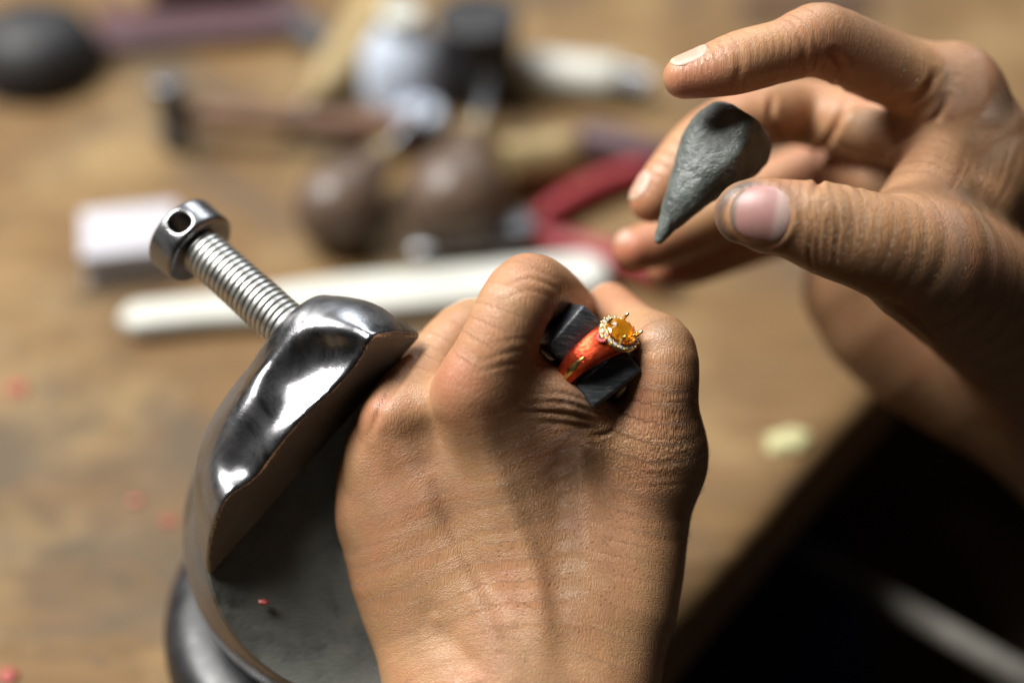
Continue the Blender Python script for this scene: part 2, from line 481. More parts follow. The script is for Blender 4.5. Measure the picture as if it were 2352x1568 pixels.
M['floor'] = simple('dark_floor', (0.012, 0.010, 0.009), 0.9, 0, 0.3, 8, 0.1)
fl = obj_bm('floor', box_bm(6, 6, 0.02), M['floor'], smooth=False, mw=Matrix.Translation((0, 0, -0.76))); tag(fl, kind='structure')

def cloth_mat(name, c0, c1):
    m, nt, b = new_mat(name); co = objco(nt)
    L(nt, ramp(nt, noise(nt, co, 18, 5), [(0.35, c0), (0.7, c1)]).outputs[0], b.inputs['Base Color'])
    b.inputs['Roughness'].default_value = 0.9; b.inputs['Specular IOR Level'].default_value = 0.15
    bump(nt, b, noise(nt, co, 700, 2), 0.3, 0.0004)
    return m
def drape(name, c, sx, sy, z0, amp, fdir, mat, seed, tilt=0.0, thick=0.003):
    n = 48; V = []; Fc = []
    for j in range(n + 1):
        for i in range(n + 1):
            u, v = (i / n - .5) * sx, (j / n - .5) * sy
            s = u * math.cos(fdir) + v * math.sin(fdir)
            h = amp * (math.sin(s * 62 + 2.2 * mnoise.noise(Vector((u * 8, v * 8, seed)))) * 0.6 + 1.3 * mnoise.noise(Vector((u * 7, v * 7, seed + 5))))
            V.append((c[0] + u, c[1] + v, z0 + h + v * tilt))
    k = (n + 1) ** 2
    for j in range(n):
        for i in range(n):
            a = j * (n + 1) + i; Fc.append((a, a + 1, a + n + 2, a + n + 1))
    o = obj_np(name, V, Fc, mat)
    s = o.modifiers.new('thickness', 'SOLIDIFY'); s.thickness = thick
    return o
lap = T(2150, 1350, -0.19)
tag(drape('apron', (lap.x + 0.1, lap.y, 0), 0.8, 0.8, -0.2, 0.016, R(15), cloth_mat('dark_brown_cloth', (0.05, 0.03, 0.017), (0.11, 0.07, 0.04)), 1.0),
    'dark brown apron cloth in soft folds below the bench edge', 'apron')
tr = T(1640, 1500, -0.16)
tag(drape('trousers', (tr.x - 0.03, tr.y - 0.06, 0), 0.2, 0.3, -0.165, 0.010, R(70), cloth_mat('navy_cloth', (0.012, 0.02, 0.06), (0.024, 0.04, 0.11)), 4.0),
    'patch of dark navy cloth under the wrist, below the bench edge', 'trousers')
M['greywood'] = simple('grey_weathered_wood', (0.16, 0.145, 0.12), 0.6, 0, 0.25, 120, 0.2)
ra, rb = T(1800, 1240, -0.11), T(2820, 1820, -0.02)
rod = lathe('stick', ra, rb, [(0.0012, 0), (0.0035, 0.015), (0.0042, 0.15), (0.0048, 0.5), (0.0056, 0.8), (0.006, 0.985), (0.004, 1)], M['greywood'])
tag(rod, 'pale grey tapering stick slanting through the dark space below the bench', 'stick')

# ------------------------------------------------------------------ ball vise
def unit(v): v = np.asarray(v, float); return v / np.linalg.norm(v)
VC = Pm(841, 1215, 46); VR = 52.5
VN = unit([0.03, -0.04, 1.0])
VU = unit([0.75, -0.66, 0.0]); VU = unit(VU - VN * (VU @ VN)); VV = np.cross(VN, VU)
vise = empty('ball_vise', Vector(to_world(VC + np.array([0, -40, -40]))))
tag(vise, 'polished steel ball vise with a bulging jaw, held under the fist', 'vise')
HFL = 30.5
def full(Fd): return Fd.sub(Fd.lo, Fd.lo + (Fd.n - 1) * Fd.vox)
def dot(X, c, n): return (X[0] - np.float32(c[0])) * np.float32(n[0]) + (X[1] - np.float32(c[1])) * np.float32(n[1]) + (X[2] - np.float32(c[2])) * np.float32(n[2])
def sph(X, c, r): return np.sqrt((X[0] - np.float32(c[0])) ** 2 + (X[1] - np.float32(c[1])) ** 2 + (X[2] - np.float32(c[2])) ** 2) - r
# the ball, turned flat on top, with a small rim
bp = [(1.5, -VR)]
for i in range(1, 40):
    a = -math.pi / 2 + (math.pi / 2 + math.asin(HFL / VR)) * i / 40
    bp.append((VR * math.cos(a), VR * math.sin(a)))
rr_ = math.sqrt(VR ** 2 - HFL ** 2)
bp += [(rr_ + 0.25, HFL - 0.7), (rr_ - 0.35, HFL)]
ball = lathe_bm(bp, 128)
f3 = Matrix([list(to_world(v) - to_world([0, 0, 0])) for v in (VU, VV, VN)]).transposed()   # local mm -> world m
def vmat(c): m = f3.to_4x4(); m.translation = Vector(to_world(c)); return m
obj_bm('ball', ball, M['chrome'], vise, mw=vmat(VC))
fp = [(rr_ - 0.6, HFL - 1.0), (rr_ - 0.6, HFL + 0.5), (rr_ - 1.4, HFL + 0.9), (rr_ - 1.9, HFL + 0.55), (rr_ - 20, HFL + 0.3), (0.3, HFL + 0.25)]
obj_bm('top_plate', lathe_bm(fp, 128), M['floor_steel'], vise, mw=vmat(VC))
SA = unit(Pm(760, 838, 6) - Pm(452, 566, 24))
# jaw
def make_jaw():
    Fd = Field(Pm(395, 1345, 45) + [-2, -2, -8], Pm(1010, 640, -30) + [2, 4, 4], 0.75)
    sl, X = full(Fd)
    dome = sph(X, VC + VN * 14.0 + VV * 17.7, 59.5)
    outer = dot(X, Pm(566, 816, 18), unit(-VU + VN * 0.22))
    upper = dot(X, Pm(850, 722, 10), unit(np.array([0.43, 0.90, 0.15])))
    mid = Pm(686, 1088, 12)
    face = dot(X, mid, unit(VU * 0.88 + VN * 0.48))
    base = dot(X, VC + VN * (HFL + 1.2), -VN)
    top = dot(X, VC + VN * (HFL + 22.0), unit(VN + VU * 0.10))
    f = smax(smax(smax(dome, upper, 7.0), outer, 6.0), top, 8.0)
    Fd.f = f
    # flank hollows either side of the curved ridge
    Fd.carve_chain([Pm(800, 868, -11), Pm(725, 868, -9), Pm(655, 915, -8.5), Pm(598, 985, -8.5), Pm(545, 1065, -6)], [rm(44), rm(58), rm(55), rm(44), rm(30)], 9)
    Fd.carve_chain([Pm(800, 960, -14), Pm(705, 1025, -12), Pm(615, 1105, -9)], [rm(70), rm(66), rm(56)], 5)
    # boss round the screw, and the ear next to the hand
    Bs = Field(Fd.lo, Fd.lo + (Fd.n - 1) * Fd.vox, Fd.vox)
    Bs.chain([Pm(690, 765, 14), Pm(770, 800, 10), Pm(830, 850, 10)], [rm(96), rm(110), rm(92)], 0)
    Bs.f = smax(Bs.f, dot(X, Pm(668, 762, 13), -SA), 2.2)
    Fd.f = smin(Fd.f, Bs.f, 6.0)
    Fd.chain([Pm(840, 800, 14), Pm(925, 825, 20), Pm(990, 850, 24)], [rm(92), rm(66), rm(50)], 8)
    Fd.carve_chain([Pm(650, 865, -4), Pm(720, 826, -5), Pm(790, 812, -8)], [rm(36), rm(50), rm(42)], 6)
    Fd.f = smax(smax(Fd.f, face, 0.9), base, 0.8)
    V, Q = Fd.mesh()
    o = fast_mesh('jaw', to_world(V), Q, M['chrome'], vise)
    o.data.materials.append(M['face_steel'])
    fn = np.cross(V[Q[:, 2]] - V[Q[:, 0]], V[Q[:, 3]] - V[Q[:, 1]]); fn /= np.linalg.norm(fn, axis=1, keepdims=True) + 1e-9
    o.data.polygons.foreach_set('material_index', (fn @ unit(VU * 0.88 + VN * 0.48) > 0.985).astype(np.int32))
    return o
make_jaw()
# screw: shank with a cut thread
s0, s1 = Pm(452, 566, 24), Pm(760, 838, 6)
sa = unit(s1 - s0); sl_ = np.linalg.norm(Pm(702, 786, 9.5) - s0)
sx = unit(np.cross(sa, [0, 0, 1])); sy = np.cross(sa, sx)
def screw():
    pitch, r0, dep = 1.85, 6.4, 0.42; nz, na = int(sl_ / 0.22), 48
    z = np.linspace(0, sl_, nz)[:, None]; a = np.linspace(0, 2 * np.pi, na, endpoint=False)[None, :]
    ph = (z / pitch - a / (2 * np.pi)) % 1.0
    tri = np.clip(3.0 - np.abs(ph * 2 - 1) * 3.4, 0, 1) 
    r = r0 + dep * (tri - 0.5)
    r = np.where(z < 2.0, r0 - 0.4, r)
    P = s0 + (z * np.ones_like(a))[..., None] * sa + (r * np.cos(a))[..., None] * sx + (r * np.sin(a))[..., None] * sy
    V = to_world(P.reshape(-1, 3)); i, k = np.meshgrid(np.arange(nz - 1), np.arange(na), indexing='ij')
    q = np.stack([i * na + k, i * na + (k + 1) % na, (i + 1) * na + (k + 1) % na, (i + 1) * na + k], -1).reshape(-1, 4)
    return fast_mesh('screw', V, q, M['screw'], vise)
scr = screw()
def head():
    c = Pm(437, 553, 27); Fd = Field(c - 16, c + 16, 0.4); sl, X = full(Fd)
    ax = dot(X, c, sa); rad = np.sqrt(np.maximum(sph(X, c, 0) ** 2 - ax ** 2, 0))
    f = smax(rad - 11.4, np.abs(ax) - 4.9, 1.6)
    hc = Pm(437, 545, 27); hc = hc - sa * ((hc - c) @ sa); hd = unit(np.array([0.10, 0.16, 1.0])); hd = unit(hd - sa * (hd @ sa))
    hx = dot(X, hc, hd); hr = np.sqrt(np.maximum(sph(X, hc, 0) ** 2 - hx ** 2, 0))
    f = smax(f, -(hr - 3.0), 0.8)
    Fd.f = f; V, Q = Fd.mesh()
    h = fast_mesh('screw_head', to_world(V), Q, M['chrome'], scr)
head()
# rubber ring the ball sits in
bc = Vector(to_world(VC)); 
bmx = bmesh.new(); seg, ms = 96, 28; rows = []
for i in range(seg):
    a = 2 * math.pi * i / seg; row = []
    for k in range(ms):
        t = 2 * math.pi * k / ms
        ct, st = math.cos(t), math.sin(t)
        e = 0.72
        x = 0.0485 + 0.0150 * math.copysign(abs(ct) ** e, ct); z = 0.0155 + 0.0152 * math.copysign(abs(st) ** e, st)
        row.append(bmx.verts.new((x * math.cos(a), x * math.sin(a), z)))
    rows.append(row)
for i in range(seg):
    for k in range(ms):
        bmx.faces.new((rows[i][k], rows[(i + 1) % seg][k], rows[(i + 1) % seg][(k + 1) % ms], rows[i][(k + 1) % ms]))
rg = obj_bm('support_ring', bmx, M['rubber'], mw=Matrix.Translation((bc.x, bc.y, 0.001)))
tag(rg, 'thick black rubber ring cradling the steel ball vise', 'support ring')
print('ball centre', bc)

# ------------------------------------------------------------------ hands
VOX = 0.6
def C(*p):           # (px, py, depth, radius px) -> points and radii in mm
    return np.array([Pm(a, b, c) for a, b, c, r in p]), np.array([rm(r, c) for a, b, c, r in p])
def bounds(chains, pad=6):
    lo = np.min([(p - r[:, None]).min(0) for p, r in chains], 0) - pad
    hi = np.max([(p + r[:, None]).max(0) for p, r in chains], 0) + pad
    return lo, hi
def sculpt(palm, kp, fingers, kf, extra=None, vox=VOX, clip=None):
    """palm: chains blended softly; fingers: lists of chains kept apart, each blended into the palm"""
    lo, hi = bounds(palm + [c for f in fingers for c in f])
    if clip is not None: lo = np.maximum(lo, clip[0]); hi = np.minimum(hi, clip[1])
    A = Field(lo, hi, vox); B = Field(lo, hi, vox)
    for p, r in palm: A.chain(p, r, kp, 2)
    for f in fingers:
        for p, r in f: B.chain(p, r, 0.5)
    if extra: extra(A, B)
    A.merge(B, kf)
    for ax in range(3):                     # close the forearm where it is cut off
        sl = [slice(None)] * 3
        for e in (0, -1): sl[ax] = e; A.f[tuple(sl)] = 2.0
    return A
def flow_attr(V, chains):
    """coordinates along the nearest bone, so skin lines run across fingers and hand"""
    best = np.full(len(V), 1e9); u = np.zeros(len(V)); wsum = np.zeros(len(V)); acc = np.zeros(len(V))
    for p, r in chains:
        q, rr = catmull(p, r, 4); s = 0.0
        dbest = np.full(len(V), 1e9); ub = np.zeros(len(V))
        for a, b, ra in zip(q[:-1], q[1:], rr):
            ab = b - a; l = np.linalg.norm(ab)
            t = np.clip(((V - a) @ ab) / (l * l), 0, 1)
            d = np.linalg.norm(V - a - t[:, None] * ab, axis=1) - ra
            m = d < dbest; dbest[m] = d[m]; ub[m] = s + t[m] * l; s += l
        wgt = np.exp(-np.clip(dbest, -20, 60) / 2.0) + 1e-12
        acc += wgt * (ub - s); wsum += wgt
    u = acc / wsum
    return np.column_stack([V[:, 0] * 0.8 + V[:, 2] * 0.6, u, V[:, 2] - V[:, 0] * 0.3])
def vnormals(V, Q):
    n = np.zeros_like(V); d1 = V[Q[:, 2]] - V[Q[:, 0]]; d2 = V[Q[:, 3]] - V[Q[:, 1]]
    fn = np.cross(d1, d2)
    for k in range(4): np.add.at(n, Q[:, k], fn)
    return n / (np.linalg.norm(n, axis=1, keepdims=True) + 1e-12)
def bumps(V, nrm, lst):
    m = np.zeros(len(V))
    for px, py, d, r, h in lst: m += h * gaussm(V, px, py, d, r)
    return V + nrm * m[:, None]
def band(V, poly, wpx, zmin=-1e9, zmax=1e9):
    return np.exp(-(poly_dist_xy(V, smooth2(poly)) / wpx) ** 2) * ((V[:, 2] > zmin) & (V[:, 2] < zmax))

# ---- fist on the vise
LI = C((1135, 1015, 10, 84), (1100, 912, 0, 91), (1150, 775, -5, 87), (1212, 668, 1, 84), (1292, 708, 30, 74), (1338, 775, 52, 66), (1330, 840, 58, 58))
LM = C((955, 1050, 16, 74), (922, 962, 8, 82), (990, 850, 19, 75), (1085, 755, 30, 70), (1180, 790, 58, 66), (1220, 880, 68, 58))
LR = C((905, 1140, 18, 66), (880, 1060, 11, 74), (912, 940, 22, 65), (978, 822, 36, 60), (1090, 850, 66, 58), (1140, 940, 78, 54))
LP = C((856, 1175, 14, 68), (870, 1060, 24, 58), (930, 950, 40, 54), (1030, 980, 66, 52), (1070, 1060, 80, 48))
LT = C((1505, 1060, 14, 104), (1520, 935, 6, 84), (1520, 812, 6, 80), (1465, 765, 22, 66), (1402, 702, 38, 54))
palmL = [
    C((1098, 915, 0, 93), (1150, 1060, 6, 103), (1190, 1200, 9, 108), (1215, 1400, 8, 118), (1215, 1620, 2, 120)),
    C((925, 985, 10, 82), (1030, 1210, 12, 100), (1120, 1420, 10, 112), (1140, 1620, 4, 114)),
    C((882, 1080, 12, 74), (960, 1290, 14, 96), (1050, 1450, 14, 108), (1080, 1620, 8, 108)),
    C((858, 1185, 16, 72), (912, 1330, 18, 98), (962, 1450, 18, 106), (1036, 1620, 12, 100)),
    C((1500, 1055, 14, 104), (1466, 1230, 16, 114), (1436, 1400, 12, 118), (1362, 1620, 6, 110)),
    C((1250, 1040, 22, 90), (1330, 1180, 20, 120), (1330, 1400, 14, 118)),
    C((1040, 1620, 12, 110), (1000, 1900, 0, 150), (950, 2300, -20, 190)),
    C((1210, 1620, 8, 118), (1190, 1900, -6, 175), (1160, 2300, -30, 215)),
    C((1365, 1620, 8, 108), (1370, 1900, -4, 145), (1340, 2300, -24, 180)),
    C((1180, 1000, 40, 110), (1130, 1200, 40, 120)),
    C((1370, 880, 44, 100), (1330, 1000, 40, 120)),
    C((1225, 905, 8, 72), (1300, 952, 6, 66), (1385, 1000, 10, 62), (1470, 1010, 12, 80)),
]
def lextra(A, B):
    # the pocket between index finger and thumb where the clamp sits
    for Q_ in (A, B):
        Q_.carve_chain([Pm(1385, 790, -24), Pm(1372, 820, 4), Pm(1350, 850, 26)], [rm(60), rm(54), rm(42)], 3)
    # web of skin folded up against the pads
    A.chain([Pm(1215, 868, 2), Pm(1285, 900, -1), Pm(1340, 926, 0), Pm(1376, 950, 3)], [rm(58), rm(44), rm(32), rm(22)], 5)
def make_left():
    Fd = sculpt(palmL, 15.0, [[LI], [LM], [LR], [LP], [LT]], 7.0, lextra, clip=([-300, -150, -300], [300, 300, 300]))
    Fd.blur(1)
    V, Q = Fd.mesh(); nr = vnormals(V, Q)
    # knuckles, tendons, hollows (soft, real relief)
    V = bumps(V, nr, [(1062, 882, -9, 66, 1.5), (1215, 640, 0, 60, 0.8), (880, 945, 0, 56, 1.6), (815, 1075, 16, 46, 1.6), (795, 1160, 28, 44, 1.4),
                      (1575, 1045, 6, 80, 0.7), (1530, 760, 0, 60, 0.8), (1130, 1020, -2, 75, -0.8), (975, 1005, 0, 66, -1.6), (1110, 1330, 0, 75, -1.2), (1040, 1225, 2, 70, -0.5),
                      (1400, 1110, 2, 90, -1.1), (850, 1200, 24, 40, -1.0), (1000, 1480, 6, 70, -1.0)])
    def crs(V, *a, **k): return crease(V, nr, *a, **k)
    V = crs(V, [(1090, 930), (1150, 1120), (1230, 1330), (1260, 1560)], 30, -1.3, zmin=-14)       # tendon of the index finger
    V = crs(V, [(900, 980), (1010, 1200), (1110, 1400), (1160, 1560)], 30, -1.1, zmin=-30)
    V = crs(V, [(985, 1090), (1030, 1200), (1095, 1315), (1175, 1430)], 34, 1.7, zmin=-30)
    V = crs(V, [(1000, 1420), (1095, 1560)], 30, 1.3, zmin=-30)
    V = crs(V, [(995, 765), (950, 825), (905, 890), (885, 925)], 9, 1.1, zmin=-40)
    V = crs(V, [(905, 865), (875, 930), (850, 1000)], 9, 0.8, zmin=-40)
    # folds of the web and the thumb root
    for k, (p, d) in enumerate([([(1300, 872), (1345, 900), (1392, 940)], 0.6), ([(1215, 925), (1300, 925), (1385, 955)], 0.55), ([(1200, 945), (1300, 950), (1388, 972)], 0.75),
                           ([(1230, 905), (1300, 905), (1370, 932)], 0.4), ([(1220, 968), (1310, 975), (1395, 985)], 0.45), ([(1388, 940), (1412, 962), (1402, 992), (1360, 1000)], 0.8)]):
        V = crs(V, p, 5.0, d * 0.6, zmin=-16, ridge=0.4)
    for p, d in [([(1105, 830), (1185, 805), (1270, 810)], 0.3), ([(1085, 860), (1180, 835), (1270, 845)], 0.3), ([(1120, 790), (1200, 778), (1262, 790)], 0.2),
                 ([(1158, 640), (1215, 618), (1280, 640)], 0.25), ([(1150, 665), (1215, 640), (1290, 668)], 0.3), ([(1148, 690), (1215, 668), (1285, 690)], 0.2)]:
        V = crs(V, p, 4.5, d * 0.55, zmin=-22, ridge=0.3)
    rg = np.random.default_rng(3)
    for i in range(16):      # fine lines radiating over the thumb joint
        y = 900 + i * 14; x0 = 1450 + rg.uniform(-20, 20)
        V = crs(V, [(x0, y + rg.uniform(-6, 14)), (1520, y + rg.uniform(-10, 10)), (1590, y + rg.uniform(-16, 10))], 3.6, 0.12, zmin=-30)
    nr = vnormals(V, Q)
    red = 0.6 * gaussm(V, 1062, 872, -9, 70) + 0.35 * gaussm(V, 880, 945, 2, 60) + 0.30 * gaussm(V, 1215, 610, 0, 60) + 0.3 * gaussm(V, 1400, 690, 30, 80) + 0.3 * gaussm(V, 815, 1075, 16, 60)
    red += 0.22 * gaussm(V, 1450, 930, 0, 70)
    wr = 0.25 + 0.75 * gaussm(V, 1560, 1010, 4, 150) + 0.7 * gaussm(V, 1330, 950, 0, 130) + 0.5 * gaussm(V, 1180, 800, 0, 110) + 0.4 * gaussm(V, 1215, 650, 0, 80)
    pore = np.clip(1.1 * gaussm(V, 1260, 1300, 0, 260), 0, 1)
    dirt = 0.4 * gaussm(V, 1535, 735, -2, 62)  # thumb knuckle: skin pigment and grime, with its shade painted in too
    o = fast_mesh('hand', to_world(V), Q, M['skin'], attrs=dict(red=np.clip(red, 0, 1), wr=np.clip(wr, 0, 1), pore=pore, dirt=np.clip(dirt, 0, 1), flow=flow_attr(V, [LI, LM, LR, LP, LT] + palmL[:6])))
    tag(o, 'left fist with the back of the hand up, gripping the ring clamp over the vise', 'hand', 'hands of the jeweller')
    return o, Fd, V, nr
handL, FL, VL, NL = make_left()
def hairs(name, V, nr, spots, n, parent, seed, ln=(2.0, 4.5)):
    rg = np.random.default_rng(seed); VV_, FF_ = [], []; base = 0
    k = (1 - V[:, 2] / 450.0) * PX; ux = V[:, 0] / k + 1176; uy = 784 - V[:, 1] / k
    for cx, cy, rx, ry, zmin, dx, dy in spots:
        cand = np.nonzero((np.abs(ux - cx) < rx) & (np.abs(uy - cy) < ry) & (V[:, 2] > zmin))[0]
        for i in rg.choice(cand, n):
            p, nn = V[i], nr[i]; t = np.array([dx, dy, 0.0]) + rg.normal(0, 0.45, 3); t = unit(t - nn * (t @ nn)); l = rg.uniform(*ln)
            pts = [p - nn * 0.1, p + t * l * 0.4 + nn * 0.45, p + t * l * 0.8 + nn * 0.5, p + t * l + nn * 0.3]
            v, f = tube_np([Vector(to_world(q)) for q in pts], [3.2e-5, 3.2e-5, 2.6e-5, 1e-5], 4)
            VV_.append(v); FF_ += [tuple(j + base for j in q) for q in f]; base += len(v)
    o = obj_np(name, np.vstack(VV_), FF_, M['hair'], parent); o['kind'] = 'stuff'
M['hair'] = simple('dark_body_hair', (0.02, 0.014, 0.01), 0.5, 0, 0.2, 500, 0)
hairs('hair', VL, NL, [(1205, 725, 70, 45, -14, -0.6, 0.5), (1600, 1200, 30, 160, -30, 0.8, 0.3), (1250, 1350, 250, 180, -20, 0.7, 0.1)], 16, handL, 4)

# ------------------------------------------------------------------ ring clamp and ring
def leather():
    m, nt, b = new_mat('black_worn_leather'); co = objco(nt)
    sc = noise(nt, mapping(nt, co, (0.35, 3.2, 1), (0, 0, R(-48))), 520, 5, 0.7, 0.5)
    c = ramp(nt, sc, [(0.35, (0.014, 0.017, 0.022)), (0.55, (0.045, 0.05, 0.056)), (0.66, (0.13, 0.12, 0.105)), (0.78, (0.30, 0.25, 0.19))]).outputs[0]
    L(nt, c, b.inputs['Base Color'])
    L(nt, ramp(nt, noise(nt, co, 500, 3), [(0.3, (0.30,) * 3), (0.7, (0.55,) * 3)]).outputs[0], b.inputs['Roughness'])
    bump(nt, b, sc, 0.4, 0.0004)
    return m
M['leather'] = leather()
clamp = empty('ring_clamp', Vector(to_world(Pm(1350, 850, 20))))
tag(clamp, 'black leather lined ring clamp gripping the ring inside the fist', 'ring clamp')
def slab(name, c, lx, wx, size, mat, parent, bev=1.2):
    lx = unit(lx); wx = unit(np.asarray(wx) - lx * (np.asarray(wx) @ lx)); nz = np.cross(lx, wx)
    if nz[2] < 0: wx = -wx; nz = np.cross(lx, wx)
    c = np.asarray(c) - nz * size[2] / 2
    bm = box_bm(size[0], size[1], size[2], bev, 4)
    m3 = Matrix([list(to_world(v) - to_world([0, 0, 0])) for v in (lx, wx, nz)]).transposed().to_4x4(); m3.translation = Vector(to_world(c))
    return obj_bm(name, bm, mat, parent, mw=m3)
slab('jaw', Pm(1322, 769, -4), [0.66, 0.75, -0.12], [0.80, -0.60, -0.25], (15.0, 7.8, 30), M['leather'], clamp)
slab('jaw', Pm(1398, 867, -4), [0.80, 0.60, -0.10], [0.60, -0.80, 0.10], (16.5, 8.2, 30), M['leather'], clamp)
M['clampwood'] = simple('dark_clamp_wood', (0.05, 0.03, 0.018), 0.6, 0, 0.3, 200, 0.2)
lathe('handle', to_world(Pm(1362, 822, 5)), to_world(Pm(1300, 960, 62)), [(0.006, 0), (0.0105, 0.04), (0.0115, 0.5), (0.0105, 0.97), (0.008, 1)], M['clampwood'], clamp)

def wax(name, c0, c1, rough):
    m, nt, b = new_mat(name); co = objco(nt)
    c = ramp(nt, noise(nt, mapping(nt, co, (1, 1, 1)), 600, 5, 0.6), [(0.3, c0), (0.7, c1)]).outputs[0]
    L(nt, c, b.inputs['Base Color']); b.inputs['Roughness'].default_value = rough
    bump(nt, b, noise(nt, mapping(nt, co, (0.4, 2.5, 1), (0, 0, R(40))), 1500, 4), 0.5, 0.0003)
    return m
M['redwax'] = wax('red_orange_shank', (0.38, 0.03, 0.012), (0.58, 0.075, 0.02), 0.22)
M['redwax'].node_tree.nodes['Principled BSDF'].inputs['Metallic'].default_value = 0.75
M['pinkwax'] = wax('pink_red_setting', (0.55, 0.05, 0.06), (0.72, 0.14, 0.13), 0.4)
def glass(name, col, ior, rough=0.0):
    m, nt, b = new_mat(name); b.inputs['Base Color'].default_value = (*col, 1)
    b.inputs['Transmission Weight'].default_value = 1.0; b.inputs['IOR'].default_value = ior; b.inputs['Roughness'].default_value = rough
    tc = noise(nt, objco(nt), 900, 2)
    L(nt, ramp(nt, tc, [(0.3, tuple(x * 0.8 for x in col)), (0.7, col)]).outputs[0], b.inputs['Base Color'])
    return m
M['amber'] = glass('amber_gemstone', (1.0, 0.44, 0.02), 1.62)
M['amber'].node_tree.nodes['Principled BSDF'].inputs['Transmission Weight'].default_value = 0.72
M['clear'] = glass('clear_stone', (0.98, 0.98, 0.97), 2.2); M['clear'].node_tree.nodes['Principled BSDF'].inputs['Transmission Weight'].default_value = 0.4
RN = unit([0.50, 0.62, 0.60]); RH = np.array([0.6, -0.8, 0.33]); RH = unit(RH - RN * (RH @ RN)); RTt = np.cross(RN, RH)
RHD = Pm(1424, 764, -4)                     # middle of the head, at the girdle
ring = empty('ring', Vector(to_world(RHD)))
tag(ring, 'gold ring with red coated shank and an oval amber stone in a halo', 'ring')
def rl(a, b, c): return RHD + (RTt * a + RH * b + RN * c) * 1.12          # local: a along band, b across, c up
def ring_obj(name, V, Fc, mat, parent=ring, smooth=True):
    o = obj_np(name, [to_world(rl(*v)) for v in V], Fc, mat, parent, smooth)
    bm = bmesh.new(); bm.from_mesh(o.data); bmesh.ops.recalc_face_normals(bm, faces=bm.faces); bm.to_mesh(o.data); bm.free()
    return o
# shank: band swept round the finger hole, flaring into the shoulders
RCV, RRAD = -11.2, 9.6
def band_pt(th, wv, out):           # th 0 at the head
    r = RRAD + out
    return (-math.sin(th) * r, wv, RCV + math.cos(th) * r)
def shank():
    V, Fc, n = [], [], 72; sec = 10
    for i in range(n + 1):
        th = R(14) + (2 * math.pi - R(28)) * i / n
        e = min(th, 2 * math.pi - th); fl = max(0.0, 1 - e / 1.75)
        wd = 2.7 + 2.1 * fl ** 1.3; tk = 1.0 + 0.9 * fl
        for k in range(sec):
            a = 2 * math.pi * k / sec
            ca, sa_ = math.cos(a), math.sin(a)
            wv = math.copysign(abs(ca) ** 0.6, ca) * wd; ou = math.copysign(abs(sa_) ** 0.7, sa_) * tk
            ou -= 0.55 * math.exp(-(wv / 0.7) ** 2) * (1 if sa_ > 0 else 0)
            V.append(band_pt(th, wv, ou))
    for i in range(n):
        for k in range(sec): Fc.append((i * sec + k, i * sec + (k + 1) % sec, (i + 1) * sec + (k + 1) % sec, (i + 1) * sec + k))
    Fc.append(tuple(range(sec))); Fc.append(tuple(n * sec + k for k in range(sec)))
    return ring_obj('shank', V, Fc, M['redwax'])
sk = shank()
def gold_line():
    V, Fc, n = [], [], 24
    for i in range(n + 1):
        t = i / n; th = R(58) + R(62) * t; wd = 0.12 + 0.85 * math.sin(math.pi * min(1, t * 1.15) ** 0.8) * 0.9
        wd = max(wd, 0.1)
        for k in range(5):
            u = k / 4 * 2 - 1
            V.append(band_pt(th, u * wd + 0.55 + 0.3 * t, 1.25 + 0.32 * (1 - u * u) - 0.3 * t))
    for i in range(n):
        for k in range(4): Fc.append((i * 5 + k, i * 5 + k + 1, (i + 1) * 5 + k + 1, (i + 1) * 5 + k))
    o = ring_obj('bare_gold', V, Fc, M['gold'], sk); s = o.modifiers.new('t', 'SOLIDIFY'); s.thickness = 0.0003
gold_line()
HA, HB = 5.3, 4.7           # half axes of the halo
def oval_loft(rows, seg=48):
    V = [(ra * math.cos(2 * math.pi * i / seg), rb * math.sin(2 * math.pi * i / seg), z) for ra, rb, z in rows for i in range(seg)]
    Fc = [(j * seg + i, j * seg + (i + 1) % seg, (j + 1) * seg + (i + 1) % seg, (j + 1) * seg + i) for j in range(len(rows) - 1) for i in range(seg)]
    Fc.append(tuple(range(seg))); Fc.append(tuple((len(rows) - 1) * seg + i for i in range(seg)))
    return V, Fc
V, Fc = oval_loft([(2.6, 2.3, -4.6), (3.3, 2.9, -4.0), (3.9, 3.6, -2.9), (4.7, 4.2, -1.7), (5.0, 4.5, -1.05), (4.4, 3.9, -0.9)])
V = [(x * (1 + 0.07 * mnoise.noise(Vector((x, y, z)) * 0.9)), y * (1 + 0.07 * mnoise.noise(Vector((x, y, z + 7)) * 0.9)), z) for x, y, z in V]
hd = ring_obj('setting', V, Fc, M['pinkwax'])
V, Fc = oval_loft([(4.3, 3.8, -1.2), (5.5, 4.9, -1.1), (5.65, 5.05, -0.8), (5.4, 4.8, -0.55), (4.3, 3.7, -0.6)])
ring_obj('halo_plate', V, Fc, M['gold'])
V, Fc = oval_loft([(0.6, 0.5, -1.9), (2.6, 2.2, -1.2), (4.3, 3.7, 0.4), (4.45, 3.85, 0.4), (2.8, 2.4, -1.5), (0.6, 0.5, -2.2)]); ring_obj('gem_reflector', V, Fc, M['gold'])  # gold cup added under the gem to throw light back through it
def torus_pts(c, ax, r0, r1, seg=24, ms=10):
    ax = Vector(ax).normalized(); fr = frame(ax); V = []; Fc = []
    for i in range(seg):
        a = 2 * math.pi * i / seg; d = fr.col[0] * math.cos(a) + fr.col[1] * math.sin(a)
        for k in range(ms):
            t = 2 * math.pi * k / ms
            p = Vector(c) + d * (r0 + r1 * math.cos(t)) + ax * (r1 * math.sin(t)); V.append(tuple(p))
    for i in range(seg):
        for k in range(ms): Fc.append((i * ms + k, ((i + 1) % seg) * ms + k, ((i + 1) % seg) * ms + (k + 1) % ms, i * ms + (k + 1) % ms))
    return V, Fc
